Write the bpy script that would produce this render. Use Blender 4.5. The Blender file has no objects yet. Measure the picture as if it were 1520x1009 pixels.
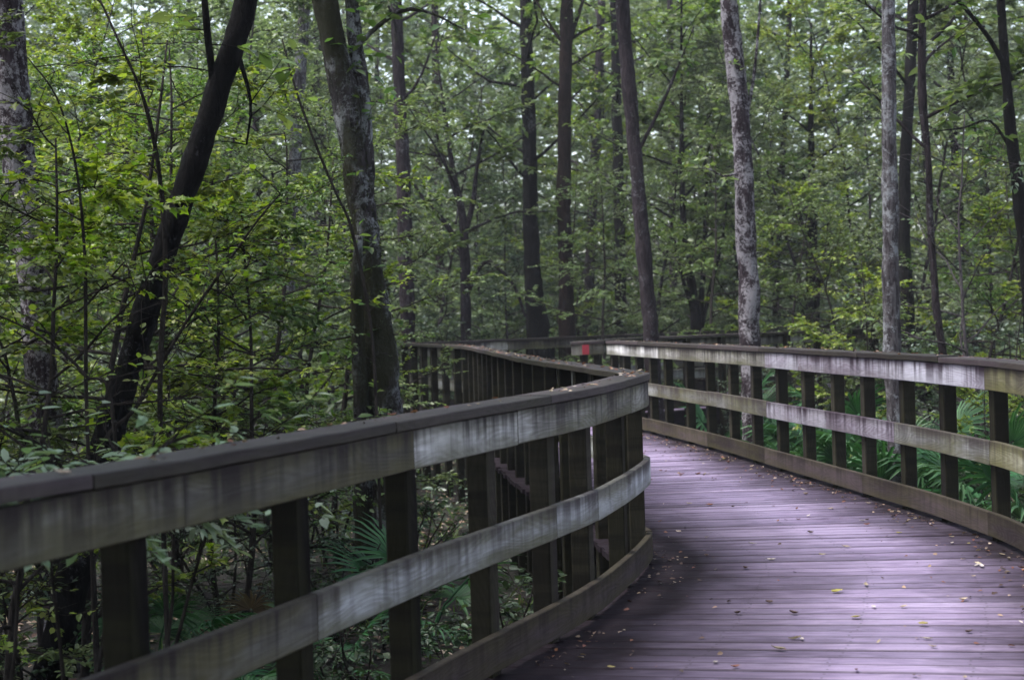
import bpy, math, random
import numpy as np
from mathutils import Vector, Matrix, noise

random.seed(7)
RNG = np.random.default_rng(7)
scene = bpy.context.scene
C = scene.collection
rad = math.radians

# ------------------------------------------------------------------ camera
F_PX, CX, CY = 2200.0, 760.0, 504.5          # photograph: 1520 x 1009
EYE = Vector((0, 0, 1.44))
pitch, roll = rad(-.846), math.atan(.031)
fw = Vector((0, math.cos(pitch), math.sin(pitch)))
up0 = Vector((0, -math.sin(pitch), math.cos(pitch)))
rt0 = Vector((1, 0, 0))
rt = rt0 * math.cos(roll) - up0 * math.sin(roll)
up = up0 * math.cos(roll) + rt0 * math.sin(roll)
cam_d = bpy.data.cameras.new('camera')
cam = bpy.data.objects.new('camera', cam_d)
C.objects.link(cam)
m = Matrix.Identity(4)
for i in range(3):
    m[i][0], m[i][1], m[i][2], m[i][3] = rt[i], up[i], -fw[i], EYE[i]
cam.matrix_world = m
cam_d.sensor_width = 36
cam_d.lens = F_PX * 36 / 1520
cam_d.clip_start, cam_d.clip_end = .05, 900
cam_d.dof.use_dof = True
cam_d.dof.focus_distance = 9.0
cam_d.dof.aperture_fstop = 3.6
scene.camera = cam

def at(px, py, depth):
    """the place a stem seen at this spot of the photograph has when it stands `depth` metres away"""
    v = rt * ((px - CX) / F_PX) + up * ((CY - py) / F_PX) + fw
    return EYE + v * (depth / v.y)

# ------------------------------------------------------------------ helpers
class MB:
    def __init__(s): s.v, s.f, s.uv = [], [], []
    def add(s, v, f, uv=None):
        o = len(s.v); s.v += [tuple(p) for p in v]
        s.f += [tuple(i + o for i in q) for q in f]
        if uv: s.uv += uv
    def mesh(s, name, mat, smooth=False):
        me = bpy.data.meshes.new(name); me.from_pydata(s.v, [], s.f)
        if s.uv and len(s.uv) == len(s.f):
            l = me.uv_layers.new(name='UVMap')
            flat = [c for q in s.uv for p in q for c in p]
            l.data.foreach_set('uv', flat)
        if mat: me.materials.append(mat)
        if smooth: me.polygons.foreach_set('use_smooth', [True] * len(me.polygons))
        me.update(); return me
    def build(s, name, mat, parent=None, smooth=False):
        return link(name, s.mesh(name, mat, smooth), parent)

def link(name, me, parent=None):
    o = bpy.data.objects.new(name, me); C.objects.link(o)
    if parent: o.parent = parent
    return o

def tag(o, label=None, cat=None, group=None, kind=None):
    if label: o['label'] = label
    if cat: o['category'] = cat
    if group: o['group'] = group
    if kind: o['kind'] = kind
    return o

def empty(name, loc=(0, 0, 0), rz=0):
    o = bpy.data.objects.new(name, None); C.objects.link(o)
    o.location = loc; o.rotation_euler = (0, 0, rz); o.empty_display_size = .1
    return o

def copy_tree(root, loc, rz=0, sc=1, label=None, group=None, tilt=(0, 0)):
    r = root.copy(); C.objects.link(r)
    r.location = loc; r.rotation_euler = (tilt[0], tilt[1], rz)
    r.scale = (sc, sc, sc) if not isinstance(sc, tuple) else sc
    if label: r['label'] = label
    if group: r['group'] = group
    for ch in list(root.children):
        c = ch.copy(); C.objects.link(c); c.parent = r
        for g in ch.children:
            d = g.copy(); C.objects.link(d); d.parent = c
    return r

def box(mb, x0, x1, y0, y1, z0, z1):
    v = [(x0,y0,z0),(x1,y0,z0),(x1,y1,z0),(x0,y1,z0),(x0,y0,z1),(x1,y0,z1),(x1,y1,z1),(x0,y1,z1)]
    f = [(0,3,2,1),(4,5,6,7),(0,1,5,4),(1,2,6,5),(2,3,7,6),(3,0,4,7)]
    mb.add(v, f)

def tube(mb, pts, radii, n=8, rough=0, freq=3, cap=True, seed=0.0):
    pts = [Vector(p) for p in pts]
    t = (pts[1] - pts[0]).normalized()
    a = t.orthogonal().normalized()
    rings = []
    for i, p in enumerate(pts):
        d = (pts[min(i + 1, len(pts) - 1)] - pts[max(i - 1, 0)])
        if d.length < 1e-9: d = t.copy()
        d.normalize()
        a = (a - d * a.dot(d)).normalized()
        b = d.cross(a)
        ring = []
        for k in range(n):
            th = 2 * math.pi * k / n
            e = a * math.cos(th) + b * math.sin(th)
            r = radii[i]
            if rough:
                q = p + e * r
                r *= 1 + rough * (noise.noise(Vector((q.x * freq + seed, q.y * freq, q.z * freq * .45)))
                                  + .45 * noise.noise(Vector((q.x * freq * 4, q.y * freq * 4 + seed, q.z * freq * 1.6)))
                                  + .4 * noise.noise(Vector((q.x * freq * 10, q.y * freq * 10 + seed, q.z * freq * 3))))
            ring.append(p + e * r)
        rings.append(ring)
    v = [q for ring in rings for q in ring]; f = []
    for i in range(len(pts) - 1):
        for k in range(n):
            k2 = (k + 1) % n
            f.append((i*n + k, i*n + k2, (i+1)*n + k2, (i+1)*n + k))
    if cap:
        f.append(tuple(reversed(range(n)))); f.append(tuple((len(pts)-1)*n + k for k in range(n)))
    mb.add(v, f)

def smooth_path(P, step):
    """Catmull-Rom through P, resampled at `step`"""
    P = [np.array(p, float) for p in P]
    Q = [2*P[0] - P[1]] + P + [2*P[-1] - P[-2]]
    out = []
    for i in range(1, len(Q) - 2):
        p0, p1, p2, p3 = Q[i-1:i+3]
        n = max(2, int(np.linalg.norm((p2 - p1)[:3]) / step * 2))
        for k in range(n):
            t = k / n
            out.append(.5*((2*p1) + (-p0+p2)*t + (2*p0-5*p1+4*p2-p3)*t*t + (-p0+3*p1-3*p2+p3)*t**3))
    out.append(P[-1]); out = np.array(out)
    s = np.concatenate([[0], np.cumsum(np.linalg.norm(np.diff(out[:, :3], axis=0), axis=1))])
    n = max(2, int(round(s[-1] / step)) + 1)
    ss = np.linspace(0, s[-1], n)
    return np.stack([np.interp(ss, s, out[:, j]) for j in range(out.shape[1])], 1)

# ------------------------------------------------------------------ materials
def new_mat(name):
    mt = bpy.data.materials.new(name); mt.use_nodes = True
    nt = mt.node_tree; nt.nodes.clear()
    out = nt.nodes.new('ShaderNodeOutputMaterial')
    return mt, nt, out
class N:
    """tiny node-writing helper"""
    def __init__(s, nt): s.nt = nt
    def __call__(s, typ, ins=None, **kw):
        n = s.nt.nodes.new(typ)
        for k, v in kw.items(): setattr(n, k, v)
        for k, v in (ins or {}).items():
            if hasattr(v, 'is_linked') or hasattr(v, 'links'): s.nt.links.new(v, n.inputs[k])
            else: n.inputs[k].default_value = v
        return n
    def ramp(s, fac, stops, interp='LINEAR'):
        n = s.nt.nodes.new('ShaderNodeValToRGB'); s.nt.links.new(fac, n.inputs[0])
        cr = n.color_ramp; cr.interpolation = interp
        while len(cr.elements) < len(stops): cr.elements.new(.5)
        for e, (p, c) in zip(cr.elements, stops):
            e.position = p; e.color = (*c, 1) if len(c) == 3 else c
        return n.outputs[0]
    def val(s, fac, lo, hi, a=0., b=1.):
        n = s('ShaderNodeMapRange', {0: fac, 1: lo, 2: hi, 3: a, 4: b}, clamp=True); return n.outputs[0]
    def math(s, op, a, b=0.):
        n = s('ShaderNodeMath', {0: a, 1: b}, operation=op); return n.outputs[0]
    def mix(s, fac, a, b, blend='MIX'):
        n = s.nt.nodes.new('ShaderNodeMix'); n.data_type = 'RGBA'; n.blend_type = blend
        for k, v in ((0, fac), (6, a), (7, b)):
            if hasattr(v, 'links'): s.nt.links.new(v, n.inputs[k])
            else: n.inputs[k].default_value = v if k == 0 else ((*v, 1) if len(v) == 3 else v)
        return n.outputs[2]
    def noise(s, vec, scale, detail=4, rough=.55, dist=0.):
        return s('ShaderNodeTexNoise', {'Vector': vec, 'Scale': scale, 'Detail': detail, 'Roughness': rough, 'Distortion': dist}).outputs['Fac']
    def mapv(s, vec, scale, loc=(0, 0, 0)):
        return s('ShaderNodeMapping', {'Vector': vec, 'Scale': scale, 'Location': loc}).outputs[0]
    def bump(s, h, strength, dist):
        return s('ShaderNodeBump', {'Height': h, 'Strength': strength, 'Distance': dist}).outputs[0]

def wood_mat(name, pale, mid, dark, algae, stain, algae_amt=.4, stain_amt=.8, rough=.75, grain=1.0, spread=.35, spec=.3):
    """sawn weathered board; UV = metres along / across the board"""
    mt, nt, out = new_mat(name); n = N(nt)
    uv = n('ShaderNodeUVMap', uv_map='UVMap').outputs[0]
    oi = n('ShaderNodeObjectInfo').outputs['Random']
    off = n('ShaderNodeCombineXYZ', {0: n.math('MULTIPLY', oi, 37.), 1: n.math('MULTIPLY', oi, 11.), 2: 0.}).outputs[0]
    vec = n('ShaderNodeVectorMath', {0: uv, 1: off}, operation='ADD').outputs[0]
    # flat-sawn figure: contour bands of a long soft hill field
    hill = n.noise(n.mapv(vec, (1.1, 5.5, 1)), 1.0, 1.5, .4)
    rings = n.math('SINE', n.math('MULTIPLY', hill, 150.))
    fine = n.noise(n.mapv(vec, (5, 150, 1)), 1.0, 4, .6)
    g = n.math('ADD', n.math('MULTIPLY', n.val(rings, -1, 1), .20), n.math('MULTIPLY', fine, .80))
    blot = n.noise(n.mapv(vec, (1.3, 3., 1)), 1.0, 4, .6)
    tone = n.math('ADD', n.math('ADD', n.math('MULTIPLY', n.math('SUBTRACT', g, .5), .55 * grain), n.math('MULTIPLY', n.math('SUBTRACT', blot, .5), 1.1)),
                  n.math('ADD', .5, n.math('MULTIPLY', n.math('SUBTRACT', oi, .5), spread * 2)))
    col = n.ramp(tone, [(.05, dark), (.45, mid), (.85, pale)])
    alg = n.noise(n.mapv(vec, (1.0, 4, 1), (5, 3, 0)), 1.0, 4, .65)
    sep = n('ShaderNodeSeparateXYZ', {0: uv})
    v = sep.outputs[1]
    edge = n.math('ABSOLUTE', n.math('SUBTRACT', n.math('MULTIPLY', v, 7.1), .5))     # 0 mid .. .5 edge
    col = n.mix(n.math('MULTIPLY', n.val(n.math('ADD', alg, n.math('MULTIPLY', edge, .35)), .45, .70), algae_amt), col, algae)
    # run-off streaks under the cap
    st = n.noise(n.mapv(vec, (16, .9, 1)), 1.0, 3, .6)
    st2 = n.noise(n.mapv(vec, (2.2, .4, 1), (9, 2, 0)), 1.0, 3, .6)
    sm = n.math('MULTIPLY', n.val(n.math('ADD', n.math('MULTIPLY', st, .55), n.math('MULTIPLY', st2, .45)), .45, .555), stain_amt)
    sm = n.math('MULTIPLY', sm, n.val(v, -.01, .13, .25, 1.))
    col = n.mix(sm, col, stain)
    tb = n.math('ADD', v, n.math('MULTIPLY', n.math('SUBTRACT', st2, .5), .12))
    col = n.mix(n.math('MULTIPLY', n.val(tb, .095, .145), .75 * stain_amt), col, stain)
    speck = n.noise(n.mapv(vec, (60, 60, 1)), 1.0, 3, .6)
    col = n.mix(n.val(speck, .62, .72, 0, .45), col, dark)
    p = n('ShaderNodeBsdfPrincipled', {'Base Color': col, 'Roughness': n.val(g, 0, 1, rough + .1, rough - .1),
          'Normal': n.bump(n.math('ADD', g, n.math('MULTIPLY', speck, .4)), .5, .004)})
    p.inputs['Specular IOR Level'].default_value = spec
    nt.links.new(p.outputs[0], out.inputs[0]); return mt

M = {}
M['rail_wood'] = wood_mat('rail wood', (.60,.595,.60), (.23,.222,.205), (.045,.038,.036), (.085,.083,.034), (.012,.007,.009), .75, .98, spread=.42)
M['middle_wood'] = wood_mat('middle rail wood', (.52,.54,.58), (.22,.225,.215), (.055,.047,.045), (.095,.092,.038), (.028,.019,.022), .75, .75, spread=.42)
M['cap_wood'] = wood_mat('cap wood', (.068,.049,.062), (.026,.018,.023), (.008,.006,.007), (.04,.038,.018), (.012,.009,.011), .5, .6, .62, spec=.25)
M['toe_wood'] = wood_mat('toe board wood', (.085,.065,.07), (.038,.029,.031), (.013,.010,.011), (.065,.06,.02), (.012,.008,.010), .5, .5, spec=.12)
M['rail_dark'] = wood_mat('stained rail wood', (.24,.235,.225), (.10,.095,.088), (.026,.021,.020), (.075,.068,.026), (.014,.009,.010), .8, .98, spread=.25)
M['rail_olive'] = wood_mat('olive stained rail wood', (.38,.375,.28), (.19,.18,.11), (.05,.043,.032), (.11,.105,.035), (.022,.014,.014), .8, .8, spread=.25)
M['rail_purple'] = wood_mat('purple stained rail wood', (.50,.49,.57), (.22,.19,.235), (.045,.026,.040), (.09,.08,.05), (.020,.008,.017), .3, .99, spread=.3)
M['post_wood'] = wood_mat('post wood', (.058,.050,.045), (.021,.018,.0165), (.006,.005,.005), (.036,.037,.015), (.006,.005,.005), .5, .6, grain=1.7, spec=.06)

def deck_mat():
    mt, nt, out = new_mat('deck wood'); n = N(nt)
    uv = n('ShaderNodeUVMap', uv_map='UVMap').outputs[0]
    shade_wear = n('ShaderNodeUVMap', uv_map='ShadeWear').outputs[0]       # x: 0 left rail .. 1 right rail, y: metres along
    geo = n('ShaderNodeNewGeometry').outputs['Random Per Island']
    off = n('ShaderNodeCombineXYZ', {0: n.math('MULTIPLY', geo, 91.), 1: n.math('MULTIPLY', geo, 53.), 2: 0.}).outputs[0]
    vec = n('ShaderNodeVectorMath', {0: uv, 1: off}, operation='ADD').outputs[0]
    fine = n.noise(n.mapv(vec, (4, 130, 1)), 1.0, 4, .62)
    hill = n.noise(n.mapv(vec, (1.2, 6, 1)), 1.0, 2, .5)
    rings = n.val(n.math('SINE', n.math('MULTIPLY', hill, 60.)), -1, 1)
    g = n.math('ADD', n.math('MULTIPLY', fine, .7), n.math('MULTIPLY', rings, .3))
    tone = n.math('ADD', n.math('MULTIPLY', n.math('SUBTRACT', g, .5), .7), n.math('ADD', .45, n.math('MULTIPLY', n.math('SUBTRACT', geo, .5), .5)))
    col = n.ramp(tone, [(.0, (.050,.036,.064)), (.45, (.198,.150,.252)), (1., (.42,.335,.49))])
    gp = n('ShaderNodeTexCoord').outputs['Object']
    patch = n.noise(gp, 1.3, 5, .6)
    col = n.mix(n.val(patch, .35, .75, 0, .45), col, (.27,.23,.34), 'MIX')
    # contact shade painted into both margins, with algae stain; middle tread worn pale
    sep = n('ShaderNodeSeparateXYZ', {0: shade_wear})
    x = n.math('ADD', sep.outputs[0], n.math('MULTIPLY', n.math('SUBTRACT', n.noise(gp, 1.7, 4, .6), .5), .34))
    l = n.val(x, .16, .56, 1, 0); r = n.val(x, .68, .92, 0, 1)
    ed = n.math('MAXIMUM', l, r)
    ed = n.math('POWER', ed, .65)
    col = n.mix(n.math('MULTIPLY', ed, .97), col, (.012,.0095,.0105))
    ev = n.math('ABSOLUTE', n.math('SUBTRACT', n('ShaderNodeSeparateXYZ', {0: uv}).outputs[1], .058))
    col = n.mix(n.val(n.math('ADD', ev, n.math('MULTIPLY', n.noise(n.mapv(vec, (3, 40, 1)), 1., 3, .6), .02)), .053, .066, 0, .65), col, (.03,.022,.028))
    su = n('ShaderNodeSeparateXYZ', {0: uv})
    du = n.math('ABSOLUTE', n.math('SUBTRACT', n.math('FRACT', n.math('DIVIDE', su.outputs[0], .56)), .5))
    dv_ = n.math('ABSOLUTE', n.math('SUBTRACT', ev, .030))
    scr = n.math('MULTIPLY', n.val(du, .007, .011, 1, 0), n.val(dv_, .004, .006, 1, 0))
    col = n.mix(scr, col, (.02,.016,.02))
    grit = n.noise(gp, 60, 3, .6)
    col = n.mix(n.val(grit, .6, .72, 0, .5), col, (.05,.035,.035))
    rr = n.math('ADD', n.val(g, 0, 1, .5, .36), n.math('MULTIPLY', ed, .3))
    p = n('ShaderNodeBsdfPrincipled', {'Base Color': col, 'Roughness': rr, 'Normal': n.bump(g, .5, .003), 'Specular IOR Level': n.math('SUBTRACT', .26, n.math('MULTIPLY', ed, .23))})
    nt.links.new(p.outputs[0], out.inputs[0]); return mt
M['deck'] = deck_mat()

def bark_mat(name, base, dark, lichen, lichen_amt, moss=(.035,.05,.015), moss_amt=.3, stretch=.22, fissure=1.0, lscale=2.6):
    mt, nt, out = new_mat(name); n = N(nt)
    ob = n('ShaderNodeTexCoord').outputs['Object']
    oi = n('ShaderNodeObjectInfo').outputs['Random']
    ob = n('ShaderNodeVectorMath', {0: ob, 1: n('ShaderNodeCombineXYZ', {0: n.math('MULTIPLY', oi, 20.), 1: 0., 2: n.math('MULTIPLY', oi, 31.)}).outputs[0]}, operation='ADD').outputs[0]
    st = n.mapv(ob, (1, 1, stretch))
    fis = n.noise(st, 22, 8, .72, .9)
    big = n.noise(n.mapv(ob, (1, 1, .5)), 3.5, 4, .6)
    col = n.mix(n.val(fis, .42, .60), dark, base)
    col = n.mix(n.val(big, .35, .7, 0, .5), col, dark)
    li = n.noise(n.mapv(ob, (1, 1, .7)), lscale, 8, .78, .6)
    li2 = n.noise(ob, 30, 6, .8)
    lm = n.val(n.math('ADD', n.math('MULTIPLY', li, .62), n.math('MULTIPLY', li2, .38)), .66 - .22 * lichen_amt, .70 - .2 * lichen_amt)
    col = n.mix(n.math('MULTIPLY', lm, .9), col, lichen)
    mo = n.noise(n.mapv(ob, (1, 1, .4), (7, 3, 1)), 2.2, 5, .65)
    col = n.mix(n.val(n.math('ADD', n.math('MULTIPLY', mo, .8), n.math('MULTIPLY', li2, .2)), .64 - .22 * moss_amt, .72 - .22 * moss_amt, 0, .9), col, moss)
    h = n.math('ADD', fis, n.math('MULTIPLY', li2, .35))
    p = n('ShaderNodeBsdfPrincipled', {'Base Color': col, 'Roughness': .85, 'Normal': n.bump(h, 1.0 * fissure, .06)})
    p.inputs['Specular IOR Level'].default_value = .1
    nt.links.new(p.outputs[0], out.inputs[0]); return mt
M['bark_dark'] = bark_mat('dark wet bark', (.013,.0115,.012), (.004,.0035,.004), (.10,.10,.11), .42, (.02,.03,.012), .15)
M['bark_moss'] = bark_mat('mossy lichen bark', (.075,.065,.071), (.009,.008,.008), (.30,.315,.33), .72, (.022,.023,.009), .75, lscale=3.6)
M['bark_pale'] = bark_mat('pale lichen bark', (.17,.158,.168), (.035,.028,.033), (.30,.31,.33), .72, (.06,.06,.03), .15, lscale=5)
M['bark_patch'] = bark_mat('patchy bark', (.075,.057,.068), (.018,.012,.016), (.34,.32,.35), .78, (.03,.035,.02), .2, lscale=5)
M['bark_brown'] = bark_mat('brown bark', (.032,.020,.018), (.008,.005,.005), (.15,.14,.14), .05, (.03,.03,.015), .1)
M['bark_grey'] = bark_mat('grey brown bark', (.055,.043,.05), (.016,.012,.015), (.15,.145,.16), .5, (.05,.05,.03), .2)
M['twig'] = bark_mat('twig bark', (.06,.05,.045), (.02,.017,.016), (.17,.17,.16), .3, (.03,.04,.015), .2, lscale=9)
M['twig_pale'] = bark_mat('dead twig bark', (.15,.13,.14), (.06,.05,.055), (.2,.2,.2), .3, (.08,.07,.06), .1, lscale=9)

def leaf_mat(name, cols, trans=.4, rough=.42, spec=.5):
    mt, nt, out = new_mat(name); n = N(nt)
    isl = n('ShaderNodeNewGeometry').outputs['Random Per Island']
    oi = n('ShaderNodeObjectInfo').outputs['Random']
    k = len(cols)
    col = n.ramp(isl, [((i + .5) / k, c) for i, c in enumerate(cols)])
    hsv = n('ShaderNodeHueSaturation', {'Hue': n.val(oi, 0, 1, .485, .515), 'Saturation': n.val(oi, 0, 1, .9, 1.1),
            'Value': n.val(n.math('FRACT', n.math('MULTIPLY', n.math('ADD', isl, oi), 7.31)), 0, 1, .7, 1.3), 'Color': col}).outputs[0]
    p = n('ShaderNodeBsdfPrincipled', {'Base Color': hsv, 'Roughness': rough})
    p.inputs['Specular IOR Level'].default_value = spec
    tc = n.mix(1.0, hsv, (1.15, 1.25, .6), 'MULTIPLY')
    t = n('ShaderNodeBsdfTranslucent', {'Color': tc})
    mx = n('ShaderNodeMixShader', {0: trans, 1: p.outputs[0], 2: t.outputs[0]})
    nt.links.new(mx.outputs[0], out.inputs[0]); return mt
M['leaf_yellow'] = leaf_mat('yellow green leaf', [(.13,.205,.024), (.19,.26,.030), (.085,.15,.028), (.25,.29,.045), (.16,.19,.04)], .45)
M['leaf_mid'] = leaf_mat('mid green leaf', [(.085,.14,.045), (.12,.18,.055), (.055,.10,.04), (.17,.22,.10), (.10,.13,.04)], .4)
M['leaf_grey'] = leaf_mat('grey green leaf', [(.115,.155,.085), (.16,.205,.125), (.08,.12,.065), (.24,.28,.20)], .42)
M['leaf_blue'] = leaf_mat('blue green leaf', [(.06,.10,.065), (.09,.135,.09), (.05,.08,.055), (.14,.18,.14)], .3, .36, .6)
M['leaf_dark'] = leaf_mat('dark green leaf', [(.020,.045,.018), (.032,.062,.024), (.015,.035,.015), (.045,.075,.035)], .28, .42, .4)
M['leaf_pale'] = leaf_mat('pale grey green leaf', [(.24,.32,.22), (.17,.25,.15), (.30,.36,.28), (.13,.20,.12)], .35, .4, .55)
M['dry_leaf'] = leaf_mat('dry tan leaf', [(.30,.22,.15), (.22,.14,.10), (.36,.30,.24), (.26,.18,.13)], .12, .6, .3)
M['dry_pale'] = leaf_mat('dry pale leaf', [(.46,.42,.42), (.42,.36,.34), (.50,.48,.46)], .12, .55, .4)
M['dry_red'] = leaf_mat('dry russet leaf', [(.18,.075,.045), (.14,.055,.04), (.22,.10,.05)], .12, .6, .3)
M['dry_dark'] = leaf_mat('dark dry leaf', [(.05,.03,.025), (.07,.04,.03), (.04,.028,.026)], .08, .6, .3)
M['dry_green'] = leaf_mat('yellowed leaf', [(.26,.26,.08), (.3,.24,.06)], .2, .5, .4)
M['moss'] = leaf_mat('dark moss', [(.030,.036,.012), (.020,.026,.010), (.05,.055,.022), (.018,.018,.010)], .15, .8, .1)
M['palm'] = leaf_mat('palmetto blade', [(.032,.10,.038), (.05,.135,.048), (.024,.075,.032)], .25, .5, .35)
M['palm_dead'] = leaf_mat('dead palmetto blade', [(.13,.09,.06), (.10,.065,.045), (.17,.12,.085)], .15, .6, .3)

def ground_mat():
    mt, nt, out = new_mat('forest floor'); n = N(nt)
    ob = n('ShaderNodeTexCoord').outputs['Object']
    a = n.noise(ob, .7, 5, .6); b = n.noise(ob, 14, 6, .7); c = n.noise(ob, 45, 4, .7)
    col = n.ramp(b, [(.3, (.008,.006,.006)), (.5, (.020,.015,.013)), (.66, (.045,.033,.028))])
    col = n.mix(n.val(a, .45, .65, 0, .7), col, (.022,.032,.012))
    col = n.mix(n.val(c, .62, .7, 0, .6), col, (.08,.06,.05))
    p = n('ShaderNodeBsdfPrincipled', {'Base Color': col, 'Roughness': .9, 'Normal': n.bump(n.math('ADD', b, n.math('MULTIPLY', c, .5)), 1., .06)})
    nt.links.new(p.outputs[0], out.inputs[0]); return mt
M['ground'] = ground_mat()
mt, nt, out = new_mat('red reflector'); n = N(nt)
uvo = n('ShaderNodeTexCoord').outputs['Object']
p = n('ShaderNodeBsdfPrincipled', {'Base Color': n.mix(n.noise(uvo, 30, 3), (.26,.016,.03), (.40,.04,.06)), 'Roughness': .35})
nt.links.new(p.outputs[0], out.inputs[0]); M['red'] = mt

# ------------------------------------------------------------------ ground
GZ = -.95
def ground_z(x, y):
    d = .16 * noise.noise(Vector((x * .18, y * .18, 3.1))) + .06 * noise.noise(Vector((x * .9, y * .9, 1.7)))
    r = max(0., math.hypot(x, y) - 40) * .035
    return GZ + d + min(r, 4) * (.7 + .5 * noise.noise(Vector((x * .03, y * .03, 0))))
mb = MB()
xs = np.concatenate([-np.geomspace(260, 14, 14), np.linspace(-13, 17, 61), np.geomspace(18, 260, 14)])
ys = np.concatenate([-np.geomspace(200, 7, 12), np.linspace(-6, 44, 101), np.geomspace(45, 420, 18)])
v = [(x, y, ground_z(x, y)) for y in ys for x in xs]; nx = len(xs)
f = [(j*nx+i, j*nx+i+1, (j+1)*nx+i+1, (j+1)*nx+i) for j in range(len(ys)-1) for i in range(nx-1)]
mb.add(v, f)
tag(mb.build('ground', M['ground'], smooth=True), 'dark leaf covered forest floor under the boardwalk', 'ground', kind='structure')

# ------------------------------------------------------------------ boardwalk lines (walkway-side edge of the cap)
HR = 1.10
LEFT = [(-2.25,.3),(-1.72,1.75),(-1.14,3.22),(-.84,3.95),(-.58,4.62),(-.31,5.33),(.02,6.10),(.36,6.92),(.63,7.83),(.78,8.46),(.79,8.64),(.72,9.10),(.48,10.80),(.22,12.8),(0.0,14.65),(-.48,19.05),(-1.02,21.1),(-1.60,23.1)]
FAR = [(-1.60,23.1),(-.9,23.6),(-.1,24.15),(.8,24.8),(1.7,25.5),(2.6,26.2),(4.4,27.6),(6.4,29.2)]
RIGHT = [(-.35,-1.2),(.38,.6),(.78,1.7),(1.32,3.2),(1.83,4.5),(2.27,5.8),(2.62,7.0),(2.83,8.3),(2.79,9.65),(2.61,11.13),(2.32,13.2),(2.01,15.35),(1.60,17.7),(1.24,19.75)]
NOSE = [(1.24,19.75),(.98,19.62),(.78,19.62)]
BACK = [(.78,19.7),(1.15,20.7),(2.1,21.7),(3.5,22.6),(5.7,24.1),(7.0,25.0)]
def xz(path):
    sp = smooth_path(path, .05); return sp
PL, PF, PR, PN, PB = (xz(p) for p in (LEFT, FAR, RIGHT, NOSE, BACK))

class Line:
    """arc-length line with the sign of the side the posts stand on"""
    def __init__(s, pts, side):
        s.p = pts; s.side = side
        s.s = np.concatenate([[0], np.cumsum(np.linalg.norm(np.diff(pts, axis=0), axis=1))])
        s.len = s.s[-1]
        t = np.gradient(pts, axis=0); t /= np.linalg.norm(t, axis=1)[:, None]
        k = 5
        ts = np.stack([np.convolve(np.pad(t[:, j], k, mode='edge'), np.ones(2*k+1)/(2*k+1), 'valid') for j in (0, 1)], 1)
        s.t = ts / np.linalg.norm(ts, axis=1)[:, None]
    def pt(s, a, out=0.):
        q = np.array([np.interp(a, s.s, s.p[:, j]) for j in (0, 1)])
        t = np.array([np.interp(a, s.s, s.t[:, j]) for j in (0, 1)]); t /= np.linalg.norm(t)
        nrm = np.array([-t[1], t[0]]) * s.side          # away from the walkway
        return q + nrm * out, t, nrm
    def at_px(s, px, out=0.):
        """arc length where the line is seen at picture column px (first hit)"""
        k = (px - CX) / F_PX
        P_ = s.p + np.stack([-s.t[:, 1], s.t[:, 0]], 1) * s.side * out
        r = P_[:, 0] - k * P_[:, 1]
        for i in range(len(r) - 1):
            if s.p[i, 1] > 1.2 and r[i] * r[i+1] <= 0: return s.s[i]
        return None

def sweep_board(ln, a0, a1, o0, o1, z0, z1, seed, step=.12, wob=.0015, sag=0.0):
    """a board that follows the line from arc a0 to a1; o0/o1 = offsets of its faces away from the walkway"""
    n = max(2, int((a1 - a0) / step) + 1)
    mb = MB(); V = []; rnd = random.Random(seed)
    tl, dz = rnd.uniform(-.003, .003), rnd.uniform(-.004, .004)
    do = rnd.uniform(0, .002)
    for i in range(n):
        a = a0 + (a1 - a0) * i / (n - 1)
        w = wob * (noise.noise(Vector((a * 3, seed * 1.7, 0))) + .6 * noise.noise(Vector((a * 9, seed * 1.7, 4))))
        ch = .004
        zb, zt = z0 + dz + tl * (i/(n-1) - .5) + w, z1 + dz + tl * (i/(n-1) - .5) + w
        prof = [(o0+do, zb+ch), (o0+do+ch, zb), (o1-ch, zb), (o1, zb+ch), (o1, zt-ch), (o1-ch, zt), (o0+do+ch, zt), (o0+do, zt-ch)]
        for o, z in prof:
            q, t, nr = ln.pt(a, o); V.append((q[0], q[1], z))
    K = 8; f = []; uv = []
    cum = [0]; pr = [(o0, z0), (o0, z0), (o1, z0), (o1, z0), (o1, z1), (o1, z1), (o0, z1), (o0, z1)]
    h, wd = z1 - z0, o1 - o0
    vv = [(0, .004), (.004, .008), (.008, wd), (wd, wd+.004), (0, h), (h, h+.004), (h+.004, h+wd), (0, 0)]
    for i in range(n - 1):
        u0, u1 = (a1 - a0) * i/(n-1), (a1 - a0) * (i+1)/(n-1)
        for k in range(K):
            k2 = (k + 1) % K
            f.append((i*K+k, (i+1)*K+k, (i+1)*K+k2, i*K+k2) if ln.side > 0 else (i*K+k, i*K+k2, (i+1)*K+k2, (i+1)*K+k))
            if k == 7: va, vb = h, 0.            # walkway face runs top -> bottom
            elif k == 3: va, vb = 0., h
            elif k in (5, 6): va, vb = h + .01, h + .01 + wd
            else: va, vb = -.01 - wd, -.01
            uv.append([(u0, va), (u1, va), (u1, vb), (u0, vb)] if ln.side > 0 else [(u0, va), (u0, vb), (u1, vb), (u1, va)])
    f.append(tuple(range(K))); uv.append([(o * .2, z) for o, z in pr])
    f.append(tuple((n-1)*K + k for k in reversed(range(K)))); uv.append([(3 + o * .2, z) for o, z in reversed(pr)])
    mb.add(V, f, uv); return mb

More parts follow.
